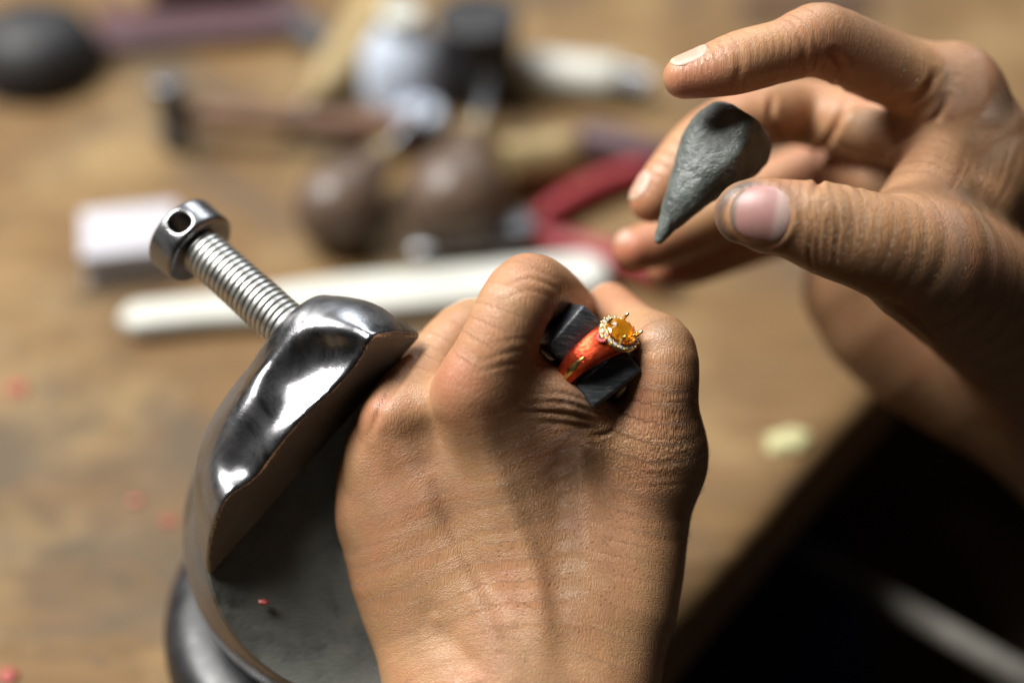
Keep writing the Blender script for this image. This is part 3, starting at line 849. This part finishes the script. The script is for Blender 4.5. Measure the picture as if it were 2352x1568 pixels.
# open loop of the gallery on the visible shoulder
pq = band_pt(R(27), -0.6, 2.0)
V, Fc = torus_pts((pq[0] - 0.1, pq[1], pq[2]), (-0.6, -0.15, 0.78), 1.05, 0.38); ring_obj('gallery_loop', V, Fc, M['pinkwax'], hd)
M['dark'] = simple('painted_hole_shade', (0.09, 0.012, 0.012), 0.5, 0, 0.2, 500, 0.0)  # dark red that paints the shade of a hole
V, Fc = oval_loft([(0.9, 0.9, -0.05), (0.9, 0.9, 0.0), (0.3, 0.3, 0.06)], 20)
fr_ = frame((-0.6, -0.15, 0.78)); V = [tuple(Vector((pq[0], pq[1], pq[2])) + fr_ @ Vector(v)) for v in V]; ring_obj('hole_shade_disc', V, Fc, M['dark'], hd)  # solid disc in the loop, its dark colour standing in for a shaded hole
# gem: faceted oval
def gem_mesh(ra, rb, zc, zp, tb, seg, z0, c=(0, 0)):
    V, Fc = [], []
    def ringv(k, z, off):
        s = len(V)
        for i in range(seg):
            a = 2 * math.pi * (i + off) / seg; V.append((c[0] + ra * k * math.cos(a), c[1] + rb * k * math.sin(a), z0 + z))
        return s
    a = ringv(tb, zc, 0); b = ringv((1 + tb) / 2 + .06, zc * 0.55, .5); g = ringv(1, 0.05, 0); g2 = ringv(1, -0.08, 0); p = ringv(0.58, zp * 0.55, .5)
    cu = len(V); V.append((c[0], c[1], z0 + zp))
    Fc.append(tuple(range(a, a + seg)))
    for i in range(seg):
        j = (i + 1) % seg
        Fc += [(a + i, b + i, a + j), (a + i, b + (i - 1) % seg, g + i), (a + i, g + i, b + i), (b + i, g + i, g + j), (g + i, g2 + i, g2 + j, g + j),
               (g2 + i, p + i, g2 + j), (p + i, p + (i + 1) % seg, g2 + j), (p + i, cu, p + j)]
    return V, Fc
V, Fc = gem_mesh(4.35, 3.75, 1.2, -2.4, 0.58, 12, 0.8); ring_obj('gemstone', V, Fc, M['amber'], smooth=False)
NS = 18
for i in range(NS):
    a = 2 * math.pi * (i + .3) / NS
    ca, sa_ = math.cos(a), math.sin(a)
    V, Fc = gem_mesh(0.68, 0.68, 0.3, -0.5, 0.6, 8, -0.18, (HA * 0.915 * ca, HB * 0.915 * sa_)); ring_obj('halo_stone', V, Fc, M['clear'], smooth=False)
    a2 = a + math.pi / NS
    for q in (1.03, 0.80):
        bm = bmesh.new(); bmesh.ops.create_icosphere(bm, subdivisions=2, radius=0.36 if q > 1 else 0.24)
        Vb = [tuple(v.co + Vector((HA * q * math.cos(a2), HB * q * math.sin(a2), -0.05))) for v in bm.verts]; Fb = [[v.index for v in f.verts] for f in bm.faces]; bm.free()
        ring_obj('bead', Vb, Fb, M['gold'])
for sx_, sy_ in ((1, 1), (1, -1), (-1, 1), (-1, -1)):
    a = math.atan2(sy_ * 0.75, sx_ * 0.75)
    p0 = Vector((4.25 * math.cos(a), 3.65 * math.sin(a), -1.0)); p1 = Vector((4.2 * math.cos(a), 3.6 * math.sin(a), 1.2)); p2 = Vector((4.5 * math.cos(a), 3.9 * math.sin(a), 3.0))
    V, Fc = tube_np([p0, p1, p2 * 0.99 + p1 * 0.01, p2 + (p2 - p1) * 0.06], [0.40, 0.40, 0.40, 0.22], 12); ring_obj('prong', [tuple(v) for v in V], Fc, M['gold'])

# ---- open hand holding the putty
RI = C((1572, 178, 4, 50), (1620, 166, 4, 58), (1700, 143, 5, 72), (1795, 118, 9, 72), (1893, 97, 16, 84), (2040, 158, 26, 86), (2195, 218, 36, 100))
RM = C((1497, 460, 38, 52), (1545, 400, 40, 62), (1625, 320, 46, 70), (1740, 268, 58, 74), (1850, 258, 70, 78), (2000, 300, 62, 80), (2160, 330, 58, 92))
RR = C((1458, 572, 60, 50), (1520, 556, 64, 58), (1610, 520, 74, 64), (1740, 450, 90, 68), (1870, 400, 96, 74), (1990, 420, 88, 76), (2110, 450, 80, 86))
RP = C((1530, 612, 82, 46), (1590, 604, 86, 52), (1680, 570, 92, 56), (1790, 530, 104, 60), (1900, 500, 108, 64), (2050, 560, 98, 78))
RT = C((1716, 490, -7, 72), (1760, 494, -8, 84), (1830, 506, -8, 92), (1912, 530, -6, 108), (2010, 560, -3, 116), (2130, 605, 8, 136), (2260, 690, 34, 150))
RX = C((1968, 296, 44, 52), (2030, 312, 42, 62), (2100, 330, 44, 70))
RY = C((1925, 400, 76, 48), (1990, 410, 70, 60), (2060, 430, 66, 70))
palmR = [
    C((2195, 222, 38, 100), (2300, 400, 48, 120), (2420, 620, 64, 150), (2560, 860, 88, 190), (2860, 1200, 135, 240), (3250, 1600, 175, 270)),
    C((2170, 340, 58, 92), (2290, 500, 66, 120), (2420, 720, 82, 160), (2560, 940, 98, 190), (2840, 1280, 140, 230), (3200, 1660, 180, 260)),
    C((2120, 455, 80, 86), (2230, 600, 86, 120), (2360, 780, 94, 150), (2520, 980, 106, 190), (2820, 1330, 145, 230), (3180, 1700, 185, 250)),
    C((2010, 560, 98, 84), (1982, 665, 96, 138), (2110, 800, 96, 150), (2360, 920, 100, 175), (2560, 1060, 112, 190), (2860, 1400, 145, 230)),
    C((2130, 608, 10, 134), (2250, 690, 34, 150), (2400, 830, 66, 170), (2560, 960, 90, 185)),
    C((2190, 500, 32, 92), (2260, 420, 38, 90)),
    C((2185, 290, 38, 78), (2125, 395, 28, 76), (2095, 500, 14, 84)),
]
def rextra(A, B):
    # hollow of the palm
    A.carve_chain([Pm(1950, 400, 30), Pm(2010, 385, 34)], [rm(66), rm(44)], 5)
def make_right():
    Fd = sculpt(palmR, 14.0, [[RI], [RM], [RR], [RP], [RT], [RX], [RY]], 6.0, rextra, 0.8, clip=([-300, -130, -200], [275, 300, 300]))
    Fd.blur(1)
    V, Q = Fd.mesh(); nr = vnormals(V, Q)
    V = bumps(V, nr, [(1890, 30, 10, 55, 1.0), (2210, 120, 30, 60, 1.5), (1900, 470, -16, 60, 1.2), (1965, 430, -12, 18, 0.7), (1650, 190, -2, 60, 0.6),
                      (2060, 330, 26, 60, -1.4), (2010, 690, 40, 60, -1.0)])
    def crs(V, *a, **k): return crease(V, nr, *a, **k)
    # wrinkles over the thumb joint
    for p, d in [([(1872, 470), (1868, 520), (1858, 575), (1866, 620)], 0.55), ([(1893, 455), (1884, 510), (1876, 560), (1880, 610)], 0.45), ([(1920, 450), (1925, 510), (1918, 570), (1916, 620)], 0.6),
                 ([(1945, 432), (1960, 480), (1958, 540), (1950, 600)], 0.45), ([(1975, 440), (1990, 500), (1985, 570)], 0.3), ([(1900, 480), (1902, 530), (1898, 590)], 0.35),
                 ([(1955, 425), (1972, 436), (1985, 455)], 0.5)]:
        V = crs(V, p, 3.8, d * 0.6, zmin=0, ridge=0.4)
    # fold of skin round the thumb nail
    k_ = (1 - V[:, 2] / 450.0) * PX; en_ = np.sqrt(((V[:, 0] / k_ + 1176 - 1736) / 74) ** 2 + ((784 - V[:, 1] / k_ - 497) / 68) ** 2)
    V = V + nr * ((0.45 * np.exp(-((en_ - 1.2) / 0.14) ** 2) - 0.4 * np.exp(-((en_ - 0.98) / 0.09) ** 2)) * (V[:, 2] > 4))[:, None]
    # creases of the index finger and palm
    for p, d, z in [([(1835, 80), (1850, 120), (1835, 175)], 0.3, -10), ([(1915, 120), (1935, 160), (1925, 205)], 0.9, -40), ([(1690, 110), (1700, 150), (1690, 200)], 0.35, -10),
                 ([(2150, 170), (2120, 215), (2060, 240), (2005, 240)], 0.8, -40), ([(2175, 225), (2150, 270), (2100, 295), (2055, 330)], 0.8, -50), ([(2110, 290), (2080, 340), (2040, 400), (2025, 445)], 0.5, -40),
                 ([(1775, 225), (1770, 270), (1790, 320)], 1.0, -80), ([(1945, 235), (1915, 300), (1870, 370)], 1.4, -90), ([(1878, 365), (1882, 400), (1876, 440)], 1.2, -120), ([(2030, 690), (2090, 720), (2160, 790)], 0.5, -60), ([(2045, 720), (2110, 770), (2160, 830)], 0.4, -60)]:
        V = crs(V, p, 8, d, zmin=z, ridge=0.25)
    rg = np.random.default_rng(5)
    for i in range(22):      # fine creases on the web of the thumb
        x = 2060 + i * 11; y = 330 + rg.uniform(-30, 30) + i * 3
        V = crs(V, [(x, y + 90), (x + 35, y + 30), (x + 60, y - 60)], 3.6, 0.09, zmin=-60)
    for i in range(9):
        x = 1725 + i * 18
        V = crs(V, [(x - 12, 75 - i * 4), (x + 3, 105 - i * 4), (x + 4, 150 - i * 4)], 3.6, 0.12, zmin=-20)
    nr = vnormals(V, Q)
    red = 0.6 * gaussm(V, 1600, 200, 0, 90) + 0.5 * gaussm(V, 1890, 170, 10, 90) + 0.7 * gaussm(V, 1480, 470, 40, 80) + 0.7 * gaussm(V, 1450, 580, 55, 80) + 0.8 * gaussm(V, 1540, 640, 80, 90)
    red += 0.45 * gaussm(V, 2060, 380, 30, 70) + 0.4 * gaussm(V, 1900, 400, 90, 130) + 0.3 * gaussm(V, 1770, 420, -10, 90)
    wr = 0.2 + 0.7 * gaussm(V, 2180, 430, 15, 170) + 0.6 * gaussm(V, 1910, 530, -16, 90) + 0.3 * gaussm(V, 2100, 560, 0, 160)
    dirt = 0.0 * red
    # grime round the thumb nail
    k = (1 - V[:, 2] / 450.0) * PX; ux = V[:, 0] / k + 1176; uy = 784 - V[:, 1] / k
    e = np.sqrt(((ux - 1735) / 82) ** 2 + ((uy - 498) / 74) ** 2)
    dirt = dirt + 0.9 * np.exp(-((e - 1.02) / 0.17) ** 2) * np.clip((1770 - ux) / 50, 0, 1) * (V[:, 2] > 0) + 0.4 * gaussm(V, 1790, 445, -18, 55) + 0.25 * gaussm(V, 1800, 560, -16, 40)
    dirt += 0.35 * gaussm(V, 2000, 60, 15, 110)
    o = fast_mesh('hand', to_world(V), Q, M['skin'], attrs=dict(red=np.clip(red, 0, 1), wr=np.clip(wr, 0, 1), pore=0 * red, dirt=np.clip(dirt, 0, 1), flow=flow_attr(V, [RI, RM, RR, RP, RT] + palmR)))
    tag(o, 'right hand with curled fingers, pinching a dark grey cone between thumb and fingers', 'hand', 'hands of the jeweller')
    return o, Fd
handR, FR = make_right()

def nail_mat(name, col, tip, lun):
    m, nt, b = new_mat(name)
    a = attr(nt, 'nail')
    c = ramp(nt, a, [(0.0, tip), (0.13, tip), (0.2, col), (0.72, col), (0.80, lun), (1.0, lun)]).outputs[0]
    n = noise(nt, mapping(nt, objco(nt), (1, 1, 1)), 300, 4)
    c = mix(nt, math_n(nt, 'MULTIPLY', n, 0.3), c, tuple(x * 0.75 for x in col))
    L(nt, c, b.inputs['Base Color'])
    b.inputs['Roughness'].default_value = 0.44; b.inputs['Subsurface Weight'].default_value = 0.2
    b.inputs['Subsurface Scale'].default_value = 0.001; b.inputs['Subsurface Radius'].default_value = (1, .4, .3)
    bump(nt, b, noise(nt, objco(nt), 500, 3), 0.12, 0.0003)
    return m
M['thumbnail'] = nail_mat('thumb_nail', (0.36, 0.19, 0.17), (0.14, 0.115, 0.08), (0.46, 0.33, 0.29))
M['nail'] = nail_mat('finger_nail', (0.50, 0.29, 0.21), (0.55, 0.44, 0.32), (0.52, 0.33, 0.26))
def nail(field, c, nrm, tdir, ln, wd, mat, parent, name='fingernail', lift=0.3):
    """c mm; nrm outward; tdir from nail root to free edge; rounded plate laid on the finger"""
    nrm = unit(nrm); tdir = unit(np.asarray(tdir) - nrm * (np.asarray(tdir) @ nrm)); s = np.cross(nrm, tdir)
    n, m = 22, 16
    uu, vv = np.meshgrid(np.linspace(-1, 1, n), np.linspace(-1, 1, m), indexing='ij')
    # square -> rounded
    hw = (1 - 0.42 * np.abs(uu) ** 3.2) * np.where(uu < 0, 1 - 0.04 * np.abs(uu), 1)
    lu = uu * (1 - 0.18 * vv ** 2 * np.sign(uu) * np.sign(uu))
    P = c + (lu * ln / 2)[..., None] * tdir + (vv * hw * wd / 2)[..., None] * s
    P = P.reshape(-1, 3)
    st = P + nrm * 1.5
    for _ in range(25):
        d = field.sample(st); st = st - field.grad(st) * (np.clip(d, -2, 2) * 0.8)[:, None]
    e = np.maximum(np.abs(uu), np.abs(vv)).reshape(-1)
    up = lift * (1 - 0.9 * np.clip(e, 0, 1) ** 6)
    gr = field.grad(st); top = st + gr * up[:, None]; bot = st - gr * 0.4
    t_ = (uu.reshape(-1) + 1) / 2
    V = np.vstack([top, bot]); N0 = n * m; Fq = []
    for i in range(n - 1):
        for k in range(m - 1):
            a = i * m + k; Fq.append((a, a + m, a + m + 1, a + 1)); Fq.append((N0 + a, N0 + a + 1, N0 + a + m + 1, N0 + a + m))
    bd = [i * m for i in range(n)] + [(n - 1) * m + k for k in range(1, m)] + [i * m + m - 1 for i in range(n - 2, -1, -1)] + [k for k in range(m - 2, 0, -1)]
    for a, b in zip(bd, bd[1:] + bd[:1]): Fq.append((a, N0 + a, N0 + b, b))
    return fast_mesh(name, to_world(V), np.array(Fq)[:, ::-1], mat, parent, attrs=dict(nail=np.concatenate([1 - t_, 1 - t_])))
def dirv(a, b): return Pm(*b) - Pm(*a)
def tipc(ch, i, nrm): return ch[0][i] + unit(nrm) * ch[1][i]
nail(FR, Pm(1733, 497, -17), [-0.12, 0.04, 1], dirv((1800, 505, -12), (1680, 485, -10)), rm(165), rm(235), M['thumbnail'], handR, 'thumbnail', 0.5)
for ch, nn, ln_, wd_ in ((RI, [-0.20, 0.88, 0.42], 104, 120), (RM, [-0.80, 0.45, 0.40], 95, 110), (RR, [-0.62, 0.62, 0.48], 60, 84), (RP, [-0.75, 0.3, 0.55], 56, 74)):
    td = ch[0][0] - ch[0][1]
    nail(FR, tipc(ch, 0, nn) - unit(td) * (1.2 if ln_ > 80 else -0.6), nn, td, rm(ln_), rm(wd_), M['nail'], handR)

# ---- cone of grey modelling putty
def putty():
    m, nt, b = new_mat('grey_putty'); co = objco(nt)
    n1 = noise(nt, co, 130, 6, 0.65, 0.5)
    c = ramp(nt, n1, [(0.3, (0.07, 0.08, 0.073)), (0.6, (0.13, 0.147, 0.135)), (0.8, (0.23, 0.25, 0.225))]).outputs[0]
    sp = ramp(nt, noise(nt, mapping(nt, co, (1, 1, 3.0), (0.6, 0.4, 0.7)), 700, 2), [(0.68, (0, 0, 0)), (0.76, (1, 1, 1))]).outputs[0]
    c = mix(nt, math_n(nt, 'MULTIPLY', sp, 0.5), c, (0.42, 0.42, 0.38))
    L(nt, c, b.inputs['Base Color'])
    L(nt, ramp(nt, noise(nt, co, 300, 3), [(0.3, (0.26,) * 3), (0.7, (0.46,) * 3)]).outputs[0], b.inputs['Roughness'])
    h = math_n(nt, 'ADD', math_n(nt, 'MULTIPLY', noise(nt, co, 260, 5, 0.6, 0.6), 0.8), math_n(nt, 'MULTIPLY', noise(nt, mapping(nt, co, (1, 2.5, 1), (0.3, 0, 0.6)), 900, 3), 0.25))
    bump(nt, b, h, 0.8, 0.0011)
    pts, rs = C((1514, 549, 16, 12), (1540, 505, 16, 27), (1577, 450, 16, 48), (1618, 390, 17, 72), (1658, 340, 18, 94), (1688, 318, 18, 98))
    Fd = Field(pts.min(0) - 16, pts.max(0) + 16, 0.45); Fd.chain(pts, rs, 1, 5)
    sl, X = full(Fd)
    ax = unit(Pm(1690, 290, 14) - Pm(1540, 505, 14))
    end = dot(X, Pm(1716, 270, 18), unit(ax + np.array([0.25, 0.35, 0.0])))     # blunt top
    flat = dot(X, Pm(1625, 345, 10.0), unit(np.array([-0.40, 0.22, 1.0])))       # thumbed flat on the lit side
    side = dot(X, Pm(1734, 372, 14), unit(np.array([0.72, -0.25, 0.55])))
    f = smax(smax(smax(Fd.f, end, 3.5), flat, 1.8), side, 1.8)
    Fd.f = f
    V, Q = Fd.mesh()
    nv = np.array([mnoise.noise(Vector(v) * 0.22) * 0.35 + mnoise.noise(Vector(v) * 0.6) * 0.12 for v in V])
    V = V + vnormals(V, Q) * nv[:, None]
    o = fast_mesh('putty_cone', to_world(V), Q, m)
    tag(o, 'dark grey putty pressed into a cone, pinched between thumb and middle finger', 'putty')
putty()

# ------------------------------------------------------------------ tools and things on the bench behind
UPZ = Vector((0, 0, 1))
M['whiteplastic'] = simple('white_plastic', (0.48, 0.48, 0.43), 0.4, 0, 0.05, 40, 0.05)
M['paper'] = simple('white_paper', (0.40, 0.39, 0.42), 0.85, 0, 0.04, 60, 0.2)
M['brownwood'] = simple('brown_tool_wood', (0.11, 0.05, 0.025), 0.4, 0, 0.35, 60, 0.1)
M['palewood'] = simple('pale_yellow_wood', (0.32, 0.23, 0.10), 0.45, 0, 0.2, 70, 0.1)
M['knobwood'] = simple('dark_grey_brown_knob', (0.10, 0.065, 0.045), 0.42, 0, 0.3, 60, 0.1)
M['steel'] = simple('grey_tool_steel', (0.42, 0.43, 0.45), 0.35, 1.0, 0.15, 90, 0.05)
M['darksteel'] = simple('dark_tool_steel', (0.10, 0.105, 0.115), 0.42, 0.6, 0.2, 90, 0.05)
M['black'] = simple('black_plastic', (0.010, 0.009, 0.010), 0.6, 0, 0.2, 90, 0.05)
M['redgrip'] = simple('red_rubber_grip', (0.24, 0.016, 0.02), 0.5, 0, 0.15, 60, 0.05)
M['brass'] = simple('old_brass', (0.26, 0.19, 0.09), 0.4, 0.5, 0.2, 90, 0.05)
M['bluewhite'] = simple('pale_blue_plastic', (0.50, 0.56, 0.66), 0.25, 0, 0.15, 50, 0.05)
M['maroon'] = simple('maroon_leather', (0.06, 0.024, 0.028), 0.55, 0, 0.25, 60, 0.1)
M['redwaxlump'] = simple('red_wax_lump', (0.30, 0.045, 0.03), 0.5, 0, 0.2, 300, 0.1)
M['yellowwax'] = simple('pale_yellow_wax', (0.46, 0.44, 0.22), 0.5, 0, 0.1, 200, 0.1)

# folded white paper block
def paper_block():
    p = T(300, 640); q = T(400, 632); e = empty('paper_stack', p)
    ang = math.atan2((q - p).y, (q - p).x)
    for k in range(4):
        bm = box_bm(0.038 - 0.001 * (k % 3), 0.030, 0.0036, 0.0006, 2)
        obj_bm('sheet_fold', bm, M['paper'], e, mw=Matrix.Translation(p + Vector((0, 0.012, 0.0021 + 0.0039 * k))) @ Matrix.Rotation(ang + R(3) + R(2.5) * math.sin(k * 2.1), 4, 'Z'))
    tag(e, 'small white folded paper stack behind the screw head', 'paper')
paper_block()
# long white bar
def white_bar():
    a, b = T(275, 738, 0.005), T(1400, 625, 0.005); n = 60; pts = []
    d = (b - a).normalized(); s = Vector((-d.y, d.x, 0)); bm = bmesh.new(); rows = []
    for i in range(n + 1):
        t = i / n; end = min(1, min(t, 1 - t) * 22); end = math.sqrt(max(0.0, 1 - (1 - end) ** 2)) * 0.96 + 0.04
        wd = (0.0076 + 0.0036 * min(1, max(0, (t - 0.18) / 0.25))) * end; hh = 0.0045 * (0.4 + 0.6 * end)
        row = []
        for k in range(16):
            an = 2 * math.pi * k / 16; c_, s_ = math.cos(an), math.sin(an)
            row.append(bm.verts.new(a.lerp(b, t) + s * (wd * math.copysign(abs(c_) ** .6, c_)) + UPZ * (hh * math.copysign(abs(s_) ** .6, s_))))
        rows.append(row)
    for r0, r1 in zip(rows, rows[1:]):
        for k in range(16): bm.faces.new((r0[k], r0[(k + 1) % 16], r1[(k + 1) % 16], r1[k]))
    bm.faces.new(rows[0]); bm.faces.new(rows[-1])
    tag(obj_bm('spatula', bm, M['whiteplastic']), 'long white plastic spatula lying across the bench behind the fist', 'spatula')
white_bar()
# hammer
def hammer():
    c = T(408, 335); e = empty('hammer', c)
    hd_ = lathe('head', c + UPZ * 0.0, c + UPZ * 0.034, [(0.0050, 0), (0.0068, 0.03), (0.0068, 0.22), (0.0045, 0.34), (0.0058, 0.45), (0.0062, 0.62), (0.0045, 0.74), (0.0066, 0.85), (0.0066, 0.97), (0.0052, 1)], M['darksteel'], e)
    a = c + UPZ * 0.018; b = T(980, 300, 0.010)
    lathe('handle', a, b, [(0.0045, 0), (0.0050, 0.1), (0.0052, 0.4), (0.0064, 0.7), (0.0070, 0.9), (0.0055, 0.99), (0.001, 1)], M['brownwood'], e)
    tag(e, 'small hammer with a dark steel head and brown wooden handle', 'hammer')
hammer()
# pale handled tool pointing at the viewer
def tool():
    a, b = T(900, -30, 0.012), T(735, 215, 0.008); e = empty('graver', T(800, 120))
    lathe('handle', a, b, [(0.004, 0), (0.0105, 0.04), (0.0115, 0.25), (0.009, 0.55), (0.010, 0.8), (0.0085, 0.95), (0.004, 1)], M['palewood'], e)
    c = T(648, 300, 0.004)
    lathe('ferrule', b, b.lerp(c, 0.35), [(0.0052, 0), (0.0056, 0.4), (0.0045, 1)], M['brass'], e)
    lathe('blade', b.lerp(c, 0.3), c, [(0.0030, 0), (0.0030, 0.6), (0.0022, 0.95), (0.0008, 1)], M['steel'], e)
    tag(e, 'graver with a pale yellow wooden handle pointing down left', 'graver')
tool()
# wooden knobs
def knob(px, py, r, lab, tilt):
    e = empty('graver', T(px, py)); c = T(px, py, r)
    prof = [(0.001, 0), (r * 0.55, 0.03), (r * 0.86, 0.14), (r, 0.33), (r * 0.93, 0.52), (r * 0.66, 0.68), (r * 0.45, 0.8), (r * 0.42, 1)]
    d = Vector((tilt, 1.0, 0.0)).normalized()
    lathe('handle', c - d * r * 0.9, c + d * r * 1.9, prof, M['knobwood'], e)
    lathe('ferrule', c + d * r * 1.9, c + d * r * 2.4, [(r * 0.36, 0), (r * 0.36, 1)], M['brass'], e)
    lathe('blade', c + d * r * 2.4, c + d * r * 4.6, [(r * 0.14, 0), (r * 0.12, 0.9), (r * 0.03, 1)], M['steel'], e)
    tag(e, lab, 'graver', 'gravers with round dark knobs')
knob(775, 478, 0.0175, 'graver with a round dark knob, left of the two behind the spatula', 0.45)
knob(1045, 462, 0.0205, 'graver with a larger round dark knob, right of the two behind the spatula', 0.15)
# pale blue pot, black jar, white tube
def pot():
    p = T(930, 215); e = empty('bottle', p)
    lathe('body', p, p + UPZ * 0.034, [(0.015, 0), (0.0185, 0.06), (0.0185, 0.6), (0.014, 0.85), (0.009, 1)], M['bluewhite'], e)
    lathe('cap', p + UPZ * 0.033, p + UPZ * 0.043, [(0.0085, 0), (0.0088, 0.1), (0.0088, 0.9), (0.007, 1)], M['whiteplastic'], e)
    tag(e, 'pale blue plastic bottle with white cap, left of the black jar', 'bottle')
    p = T(1098, 215); e = empty('jar', p)
    lathe('body', p, p + UPZ * 0.032, [(0.0155, 0), (0.0175, 0.04), (0.0175, 0.95), (0.0155, 1)], M['black'], e)
    lathe('lid', p + UPZ * 0.032, p + UPZ * 0.042, [(0.0180, 0), (0.0184, 0.1), (0.0184, 0.9), (0.016, 1)], M['black'], e)
    tag(e, 'small round black jar between pale blue bottle and white tube', 'jar')
    a, b = T(1190, 160, 0.010), T(1420, 185, 0.010); e = empty('tube', a)
    lathe('body', a, b, [(0.004, 0), (0.0095, 0.03), (0.0095, 0.7), (0.0100, 0.97), (0.009, 1)], M['whiteplastic'], e)
    lathe('cap', b, T(1490, 205, 0.008), [(0.006, 0), (0.0075, 0.05), (0.0075, 0.9), (0.006, 1)], M['steel'], e)
    tag(e, 'white tube with grey metal cap lying right of the black jar', 'tube')
    p = T(960, 268, 0.006)
    o = lathe('dish', p - UPZ * 0.006, p + UPZ * 0.004, [(0.008, 0), (0.011, 0.1), (0.011, 0.8), (0.009, 1)], M['bluewhite'])
    tag(o, 'small pale round dish in front of the blue bottle', 'dish')
pot()
def brass_cyl():
    a, b = T(1150, 385, 0.012), T(1300, 355, 0.012); e = empty('weight', a)
    lathe('body', a, b, [(0.008, 0), (0.012, 0.05), (0.012, 0.75), (0.0125, 0.8), (0.0125, 0.97), (0.010, 1)], M['brass'], e)
    lathe('knob', b, T(1330, 350, 0.012), [(0.004, 0), (0.007, 0.5), (0.004, 1)], M['palewood'], e)
    tag(e, 'stubby brass cylinder lying beside the round dark knobs', 'brass cylinder')
    a, b = T(1330, 315, 0.009), T(1560, 375, 0.009); e = empty('file', a)
    lathe('handle', a, b, [(0.004, 0), (0.0085, 0.05), (0.0095, 0.4), (0.0075, 0.85), (0.005, 1)], M['maroon'], e)
    lathe('blade', b, b + (b - a) * 0.9, [(0.003, 0), (0.0028, 0.8), (0.001, 1)], M['steel'], e)
    tag(e, 'file with dark maroon handle lying behind the fingertips', 'file')
brass_cyl()
def pliers():
    pv = T(1195, 545, 0.007); e = empty('pliers', pv)
    def limb(nm, pts, rad, mat, flat=1.0):
        P_, Rr = catmull(np.array([list(p) for p in pts]), np.array(rad), 6)
        V, Fc = tube_np(P_, Rr, 14); V[:, 2] = 0.007 + (V[:, 2] - 0.007) * flat
        return obj_np(nm, V, Fc, mat, e)
    limb('jaw', [pv, T(1080, 562, .007), T(940, 575, .007)], [0.006, 0.0052, 0.002], M['steel'], 0.8)
    limb('jaw', [pv, T(1080, 550, .007), T(945, 566, .007)], [0.006, 0.0048, 0.002], M['darksteel'], 0.8)
    limb('handle', [T(1210, 525, .007), T(1290, 470, .007), T(1390, 420, .007), T(1540, 372, .007)], [0.0042, 0.0054, 0.0058, 0.005], M['redgrip'])
    limb('handle', [T(1210, 548, .007), T(1290, 556, .007), T(1380, 580, .007), T(1540, 640, .007)], [0.0042, 0.0050, 0.0054, 0.005], M['redgrip'])
    lathe('pivot', pv + UPZ * 0.003, pv + UPZ * 0.0095, [(0.006, 0), (0.0065, 0.2), (0.006, 0.8), (0.003, 1)], M['darksteel'], e)
    tag(e, 'pliers with red rubber handles lying behind the white spatula', 'pliers')
pliers()
def far_left():
    p = T(90, 165); e = empty('pot', p)
    lathe('body', p, p + UPZ * 0.030, [(0.026, 0), (0.029, 0.08), (0.0295, 0.4), (0.025, 0.75), (0.015, 0.95), (0.004, 1)], M['black'], e)
    tag(e, 'round black pot with a domed lid in the far left corner', 'pot')
    a, b = T(200, 130, 0.004), T(690, 90, 0.004); d = (b - a); ang = math.atan2(d.y, d.x)
    bm = box_bm(d.length, 0.034, 0.007, 0.002, 3)
    for v in bm.verts: v.co.z += 0.0012 * math.sin(v.co.x * 60)
    tag(obj_bm('pouch', bm, M['maroon'], mw=Matrix.Translation((a + b) / 2 + Vector((0, 0.02, 0.001))) @ Matrix.Rotation(ang, 4, 'Z')), 'flat dark maroon leather pouch beside the black pot', 'pouch')
    a, b = T(330, 15, 0.012), T(610, 0, 0.012); d = b - a
    tag(obj_bm('case', box_bm(d.length, 0.03, 0.024, 0.003, 3), M['black'], mw=Matrix.Translation((a + b) / 2 + Vector((0, 0.02, 0))) @ Matrix.Rotation(math.atan2(d.y, d.x), 4, 'Z')), 'black case behind the maroon pouch at the top edge', 'case')
    a, b = T(1700, 8, 0.004), T(2010, 22, 0.004)
    tag(lathe('pencil', a, b, [(0.001, 0), (0.0035, 0.08), (0.0038, 0.1), (0.0038, 0.98), (0.003, 1)], M['maroon'], seg=6), 'dark red pencil lying beyond the raised index finger', 'pencil')
    a, b = T(690, 60, 0.006), T(760, 120, 0.006)
    tag(lathe('bur', a, b, [(0.003, 0), (0.0065, 0.05), (0.0065, 0.9), (0.003, 1)], M['darksteel']), 'stubby dark steel punch left of the pale graver handle', 'punch')
far_left()
def lump(name, p, s, mat, lab, cat, grp=None):
    bm = bmesh.new(); bmesh.ops.create_icosphere(bm, subdivisions=3, radius=1)
    sd = random.random() * 50
    for v in bm.verts:
        k = 1 + 0.6 * mnoise.noise(v.co * 1.3 + Vector((sd, 0, 0)))
        v.co = Vector((v.co.x * s[0] * k, v.co.y * s[1] * k, v.co.z * s[2] * k))
    o = obj_bm(name, bm, mat, mw=Matrix.Translation(p + UPZ * s[2] * 0.7)); tag(o, lab, cat, grp)
g = 'crumbs of red wax'
lump('wax_crumb', T(312, 1152), (0.0024, 0.0015, 0.0008), M['redwaxlump'], 'red wax crumb on the bench, upper of the two left of the vise', 'wax crumb', g)
lump('wax_crumb', T(386, 1198), (0.0020, 0.0016, 0.0008), M['redwaxlump'], 'red wax crumb on the bench, nearer the vise ball', 'wax crumb', g)
lump('wax_crumb', T(40, 895), (0.0034, 0.003, 0.0012), M['redwaxlump'], 'red wax crumb on the bench by the left edge', 'wax crumb', g)
lump('wax_crumb', T(20, 1555), (0.0026, 0.003, 0.0012), M['redwaxlump'], 'red wax crumb in the lower left corner of the bench', 'wax crumb', g)
lump('wax_crumb', Vector(to_world(Pm(606, 1384, 12.5))), (0.0014, 0.0008, 0.0006), M['redwaxlump'], 'tiny red wax crumb on the flat steel top of the vise', 'wax crumb', g)
lump('wax_smear', T(1810, 1015), (0.0080, 0.0048, 0.0016), M['yellowwax'], 'pale yellow wax smear near the bench edge', 'wax')
